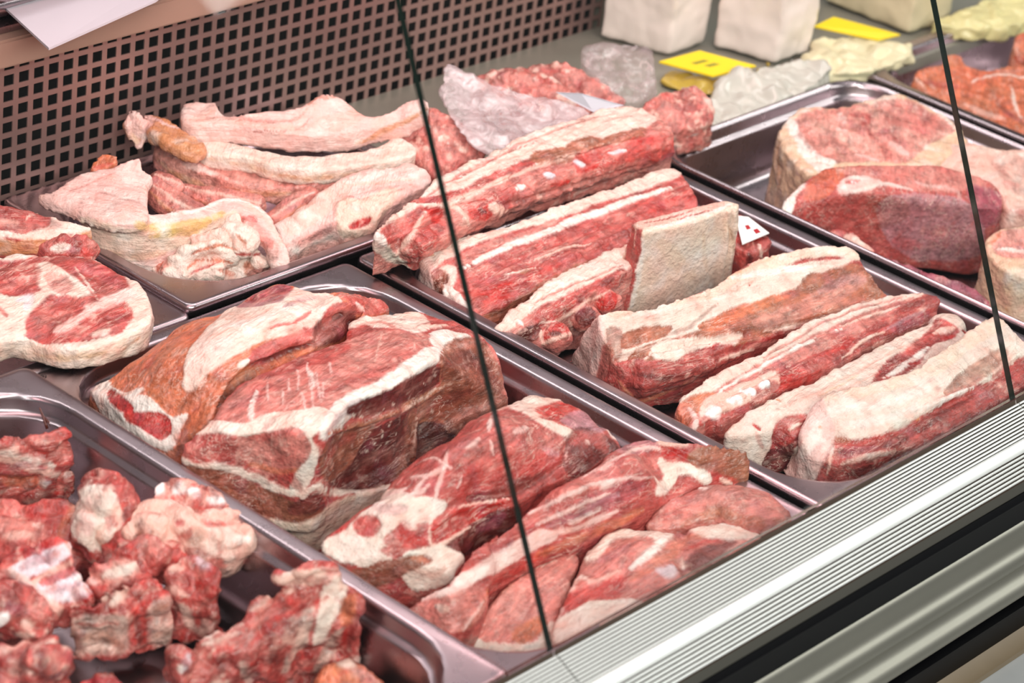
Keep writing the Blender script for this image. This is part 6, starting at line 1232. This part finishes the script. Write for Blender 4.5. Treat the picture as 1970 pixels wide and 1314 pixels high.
film('gathered clear plastic bag standing beside the white blocks', I((1112, 100, 44), (1150, 82, 52), (1218, 78, 56), (1256, 100, 50), (1262, 150, 40), (1240, 196, 26), (1190, 190, 26), (1140, 150, 34)), None, bot=-8, mat=FILM2, disp=8)
film('flat glossy film-wrapped pack behind the bare pan corner', I((1358, 190, 4), (1400, 150, 8), (1470, 122, 10), (1560, 106, 12), (1602, 128, 10), (1560, 168, 4), (1480, 205, 0), (1400, 238, -2), (1366, 236, 0)), None, bot=-9, mat=plain('glossy_wrap', (196, 190, 180), 0.22, bump=1.0, bscale=45, var=0.15, vscale=30), disp=8)
film('loosely wrapped pale package near the far right pan', I((1560, 80, 4), (1640, 62, 8), (1760, 80, 8), (1740, 112, 6), (1650, 140, 4), (1560, 128, 4)), None, bot=-9, mat=plain('pale_wrap', (224, 212, 176), 0.3, bump=1.0, bscale=45, var=0.2, vscale=40), disp=9)

film('wrinkled clear film under the yellow price cards', I((1268, 150, -2), (1300, 128, 0), (1380, 148, 2), (1450, 132, 2), (1480, 118, 2), (1450, 150, -2), (1400, 176, -4), (1330, 176, -4)), None, bot=-9, mat=plain('yellowed_film', (190, 160, 70), 0.25, bump=1.0, bscale=45, var=0.2, vscale=40), disp=4)
film('pale yellow wrapped package in the top right corner', I((1790, 42, 8), (1850, 12, 16), (1960, -20, 22), (2060, 0, 20), (1980, 40, 10), (1880, 54, 8)), None, bot=-9, mat=plain('yellow_wrap', (220, 206, 150), 0.3, bump=1.0, bscale=45, var=0.2, vscale=40), disp=6)
WRAP = plain('white_wrapped_block', (242, 226, 216), 0.3, bump=1.0, bscale=38, var=0.09, vscale=22, coat=0.3)
WRAP2 = plain('cream_wrapped_block', (226, 208, 172), 0.4, bump=0.5, bscale=70, var=0.08, vscale=40)
def block(label, near, left, right, h, mat, z=-8):
    n, l, r = (un(*p, z) for p in (near, left, right)); f = l + r - n
    P, Fq, E = remesh([(np.array([*(p for p in (n, r, f, l)), *(p + np.array([0, 0, h]) for p in (n, r, f, l))]), [(3, 2, 1, 0), (4, 5, 6, 7), (0, 1, 5, 4), (1, 2, 6, 5), (2, 3, 7, 6), (3, 0, 4, 7)])], 0.0035)
    P = laplace(P, E, 4); N = vnormals(P, Fq); P = P + N * (0.003 * fbm(P, 0.03, 3, 3))[:, None]
    P[:, 2] = np.maximum(P[:, 2], DECK + z / 1000 - .0015)
    c = np.array([P[:, 0].mean(), P[:, 1].mean(), P[:, 2].min()])
    return tag(link_mesh('wrapped_block', mesh_from('wrapped_block', P - c, [tuple(map(int, q)) for q in Fq], True), mat, loc=c), label, 'block', 'wrapped blocks of white fat on the back shelf')
block('pinkish white wrapped block left of the other white block', (1285, 107), (1150, 72), (1362, 84), 0.10, WRAP)
block('white wrapped block between the two yellow price cards', (1492, 124), (1366, 90), (1562, 104), 0.10, WRAP)
block('cream wrapped block behind the farther yellow card', (1748, 66), (1580, 4), (1830, 40), 0.10, WRAP2)
YEL = plain('yellow_card', (240, 208, 16), 0.45, var=0.05); INK = plain('grey_print', (150, 140, 40), 0.6)
card('price_card', 'yellow price card lying in front of the white blocks', ((1268, 118, 10), (1346, 97, 14), (1455, 126, 10), (1372, 146, 6)), YEL, [(.3, .35, .62, .45), (.35, .55, .6, .66)], INK, th=.002)
card('price_card', 'yellow price card in front of the cream block', ((1566, 50, 12), (1604, 32, 16), (1732, 66, 12), (1690, 76, 8)), YEL, [], INK, th=.002)
card('price_card', 'blank white paper slip on the mince behind the first belly strip', ((1070, 178, 52), (1118, 180, 54), (1200, 203, 42), (1142, 216, 38)), plain('paper_slip', (214, 212, 222), 0.6), [], INK)

# ================================================================== top left: shelf lip, tube, white sheet
tag(link_mesh('trim_1', box_mesh('trim_1', -1.6, 0.62, 0.478, 0.56, DECK + 0.1262, DECK + 0.150, 0.002), plain('tan_shelf_lip', (176, 140, 124), 0.4, 0.3, var=0.08)), kind='structure')
tag(link_mesh('shelf_top', box_mesh('shelf_top', -1.6, 0.62, 0.49, 0.75, DECK + 0.1505, DECK + 0.156), STEEL), kind='structure')
def tube_x(name, x0, x1, y, z, r, mat, label, cat):
    pr = [(y + r * math.cos(2 * math.pi * k / 20), z + r * math.sin(2 * math.pi * k / 20)) for k in range(20)]
    return tag(extrude_x(name, pr, x0, x1, mat, angle=60), label, cat)
tube_x('steel_tube', -1.5, -0.02, 0.505, DECK + 0.168, 0.010, STEEL, 'polished steel tube at the top left corner', 'tube')
tube_x('steel_tube', -1.5, -0.02, 0.488, DECK + 0.186, 0.008, STEEL, 'thinner steel tube above the other one at the top left corner', 'tube')
P = [un(-60, -50, 168), un(94, 92, 168), un(300, 0, 172), un(500, -160, 176), un(260, -200, 176)]
c0 = sum(P) / len(P)
V = [p - c0 for p in P] + [p - c0 - np.array([0, 0, .002]) for p in P]; n5 = len(P)
F5 = [tuple(range(n5)), tuple(range(2 * n5 - 1, n5 - 1, -1))] + [(k, n5 + k, n5 + (k + 1) % n5, (k + 1) % n5) for k in range(n5)]
tag(link_mesh('paper_sheet', mesh_from('paper_sheet', V, F5), plain('white_paper', (206, 194, 202), 0.45, bump=0.4, bscale=25, var=0.03), loc=c0), 'white sheet of wrapping paper jutting out at the top left', 'paper')
print('TRIANGLES', TRI[0])
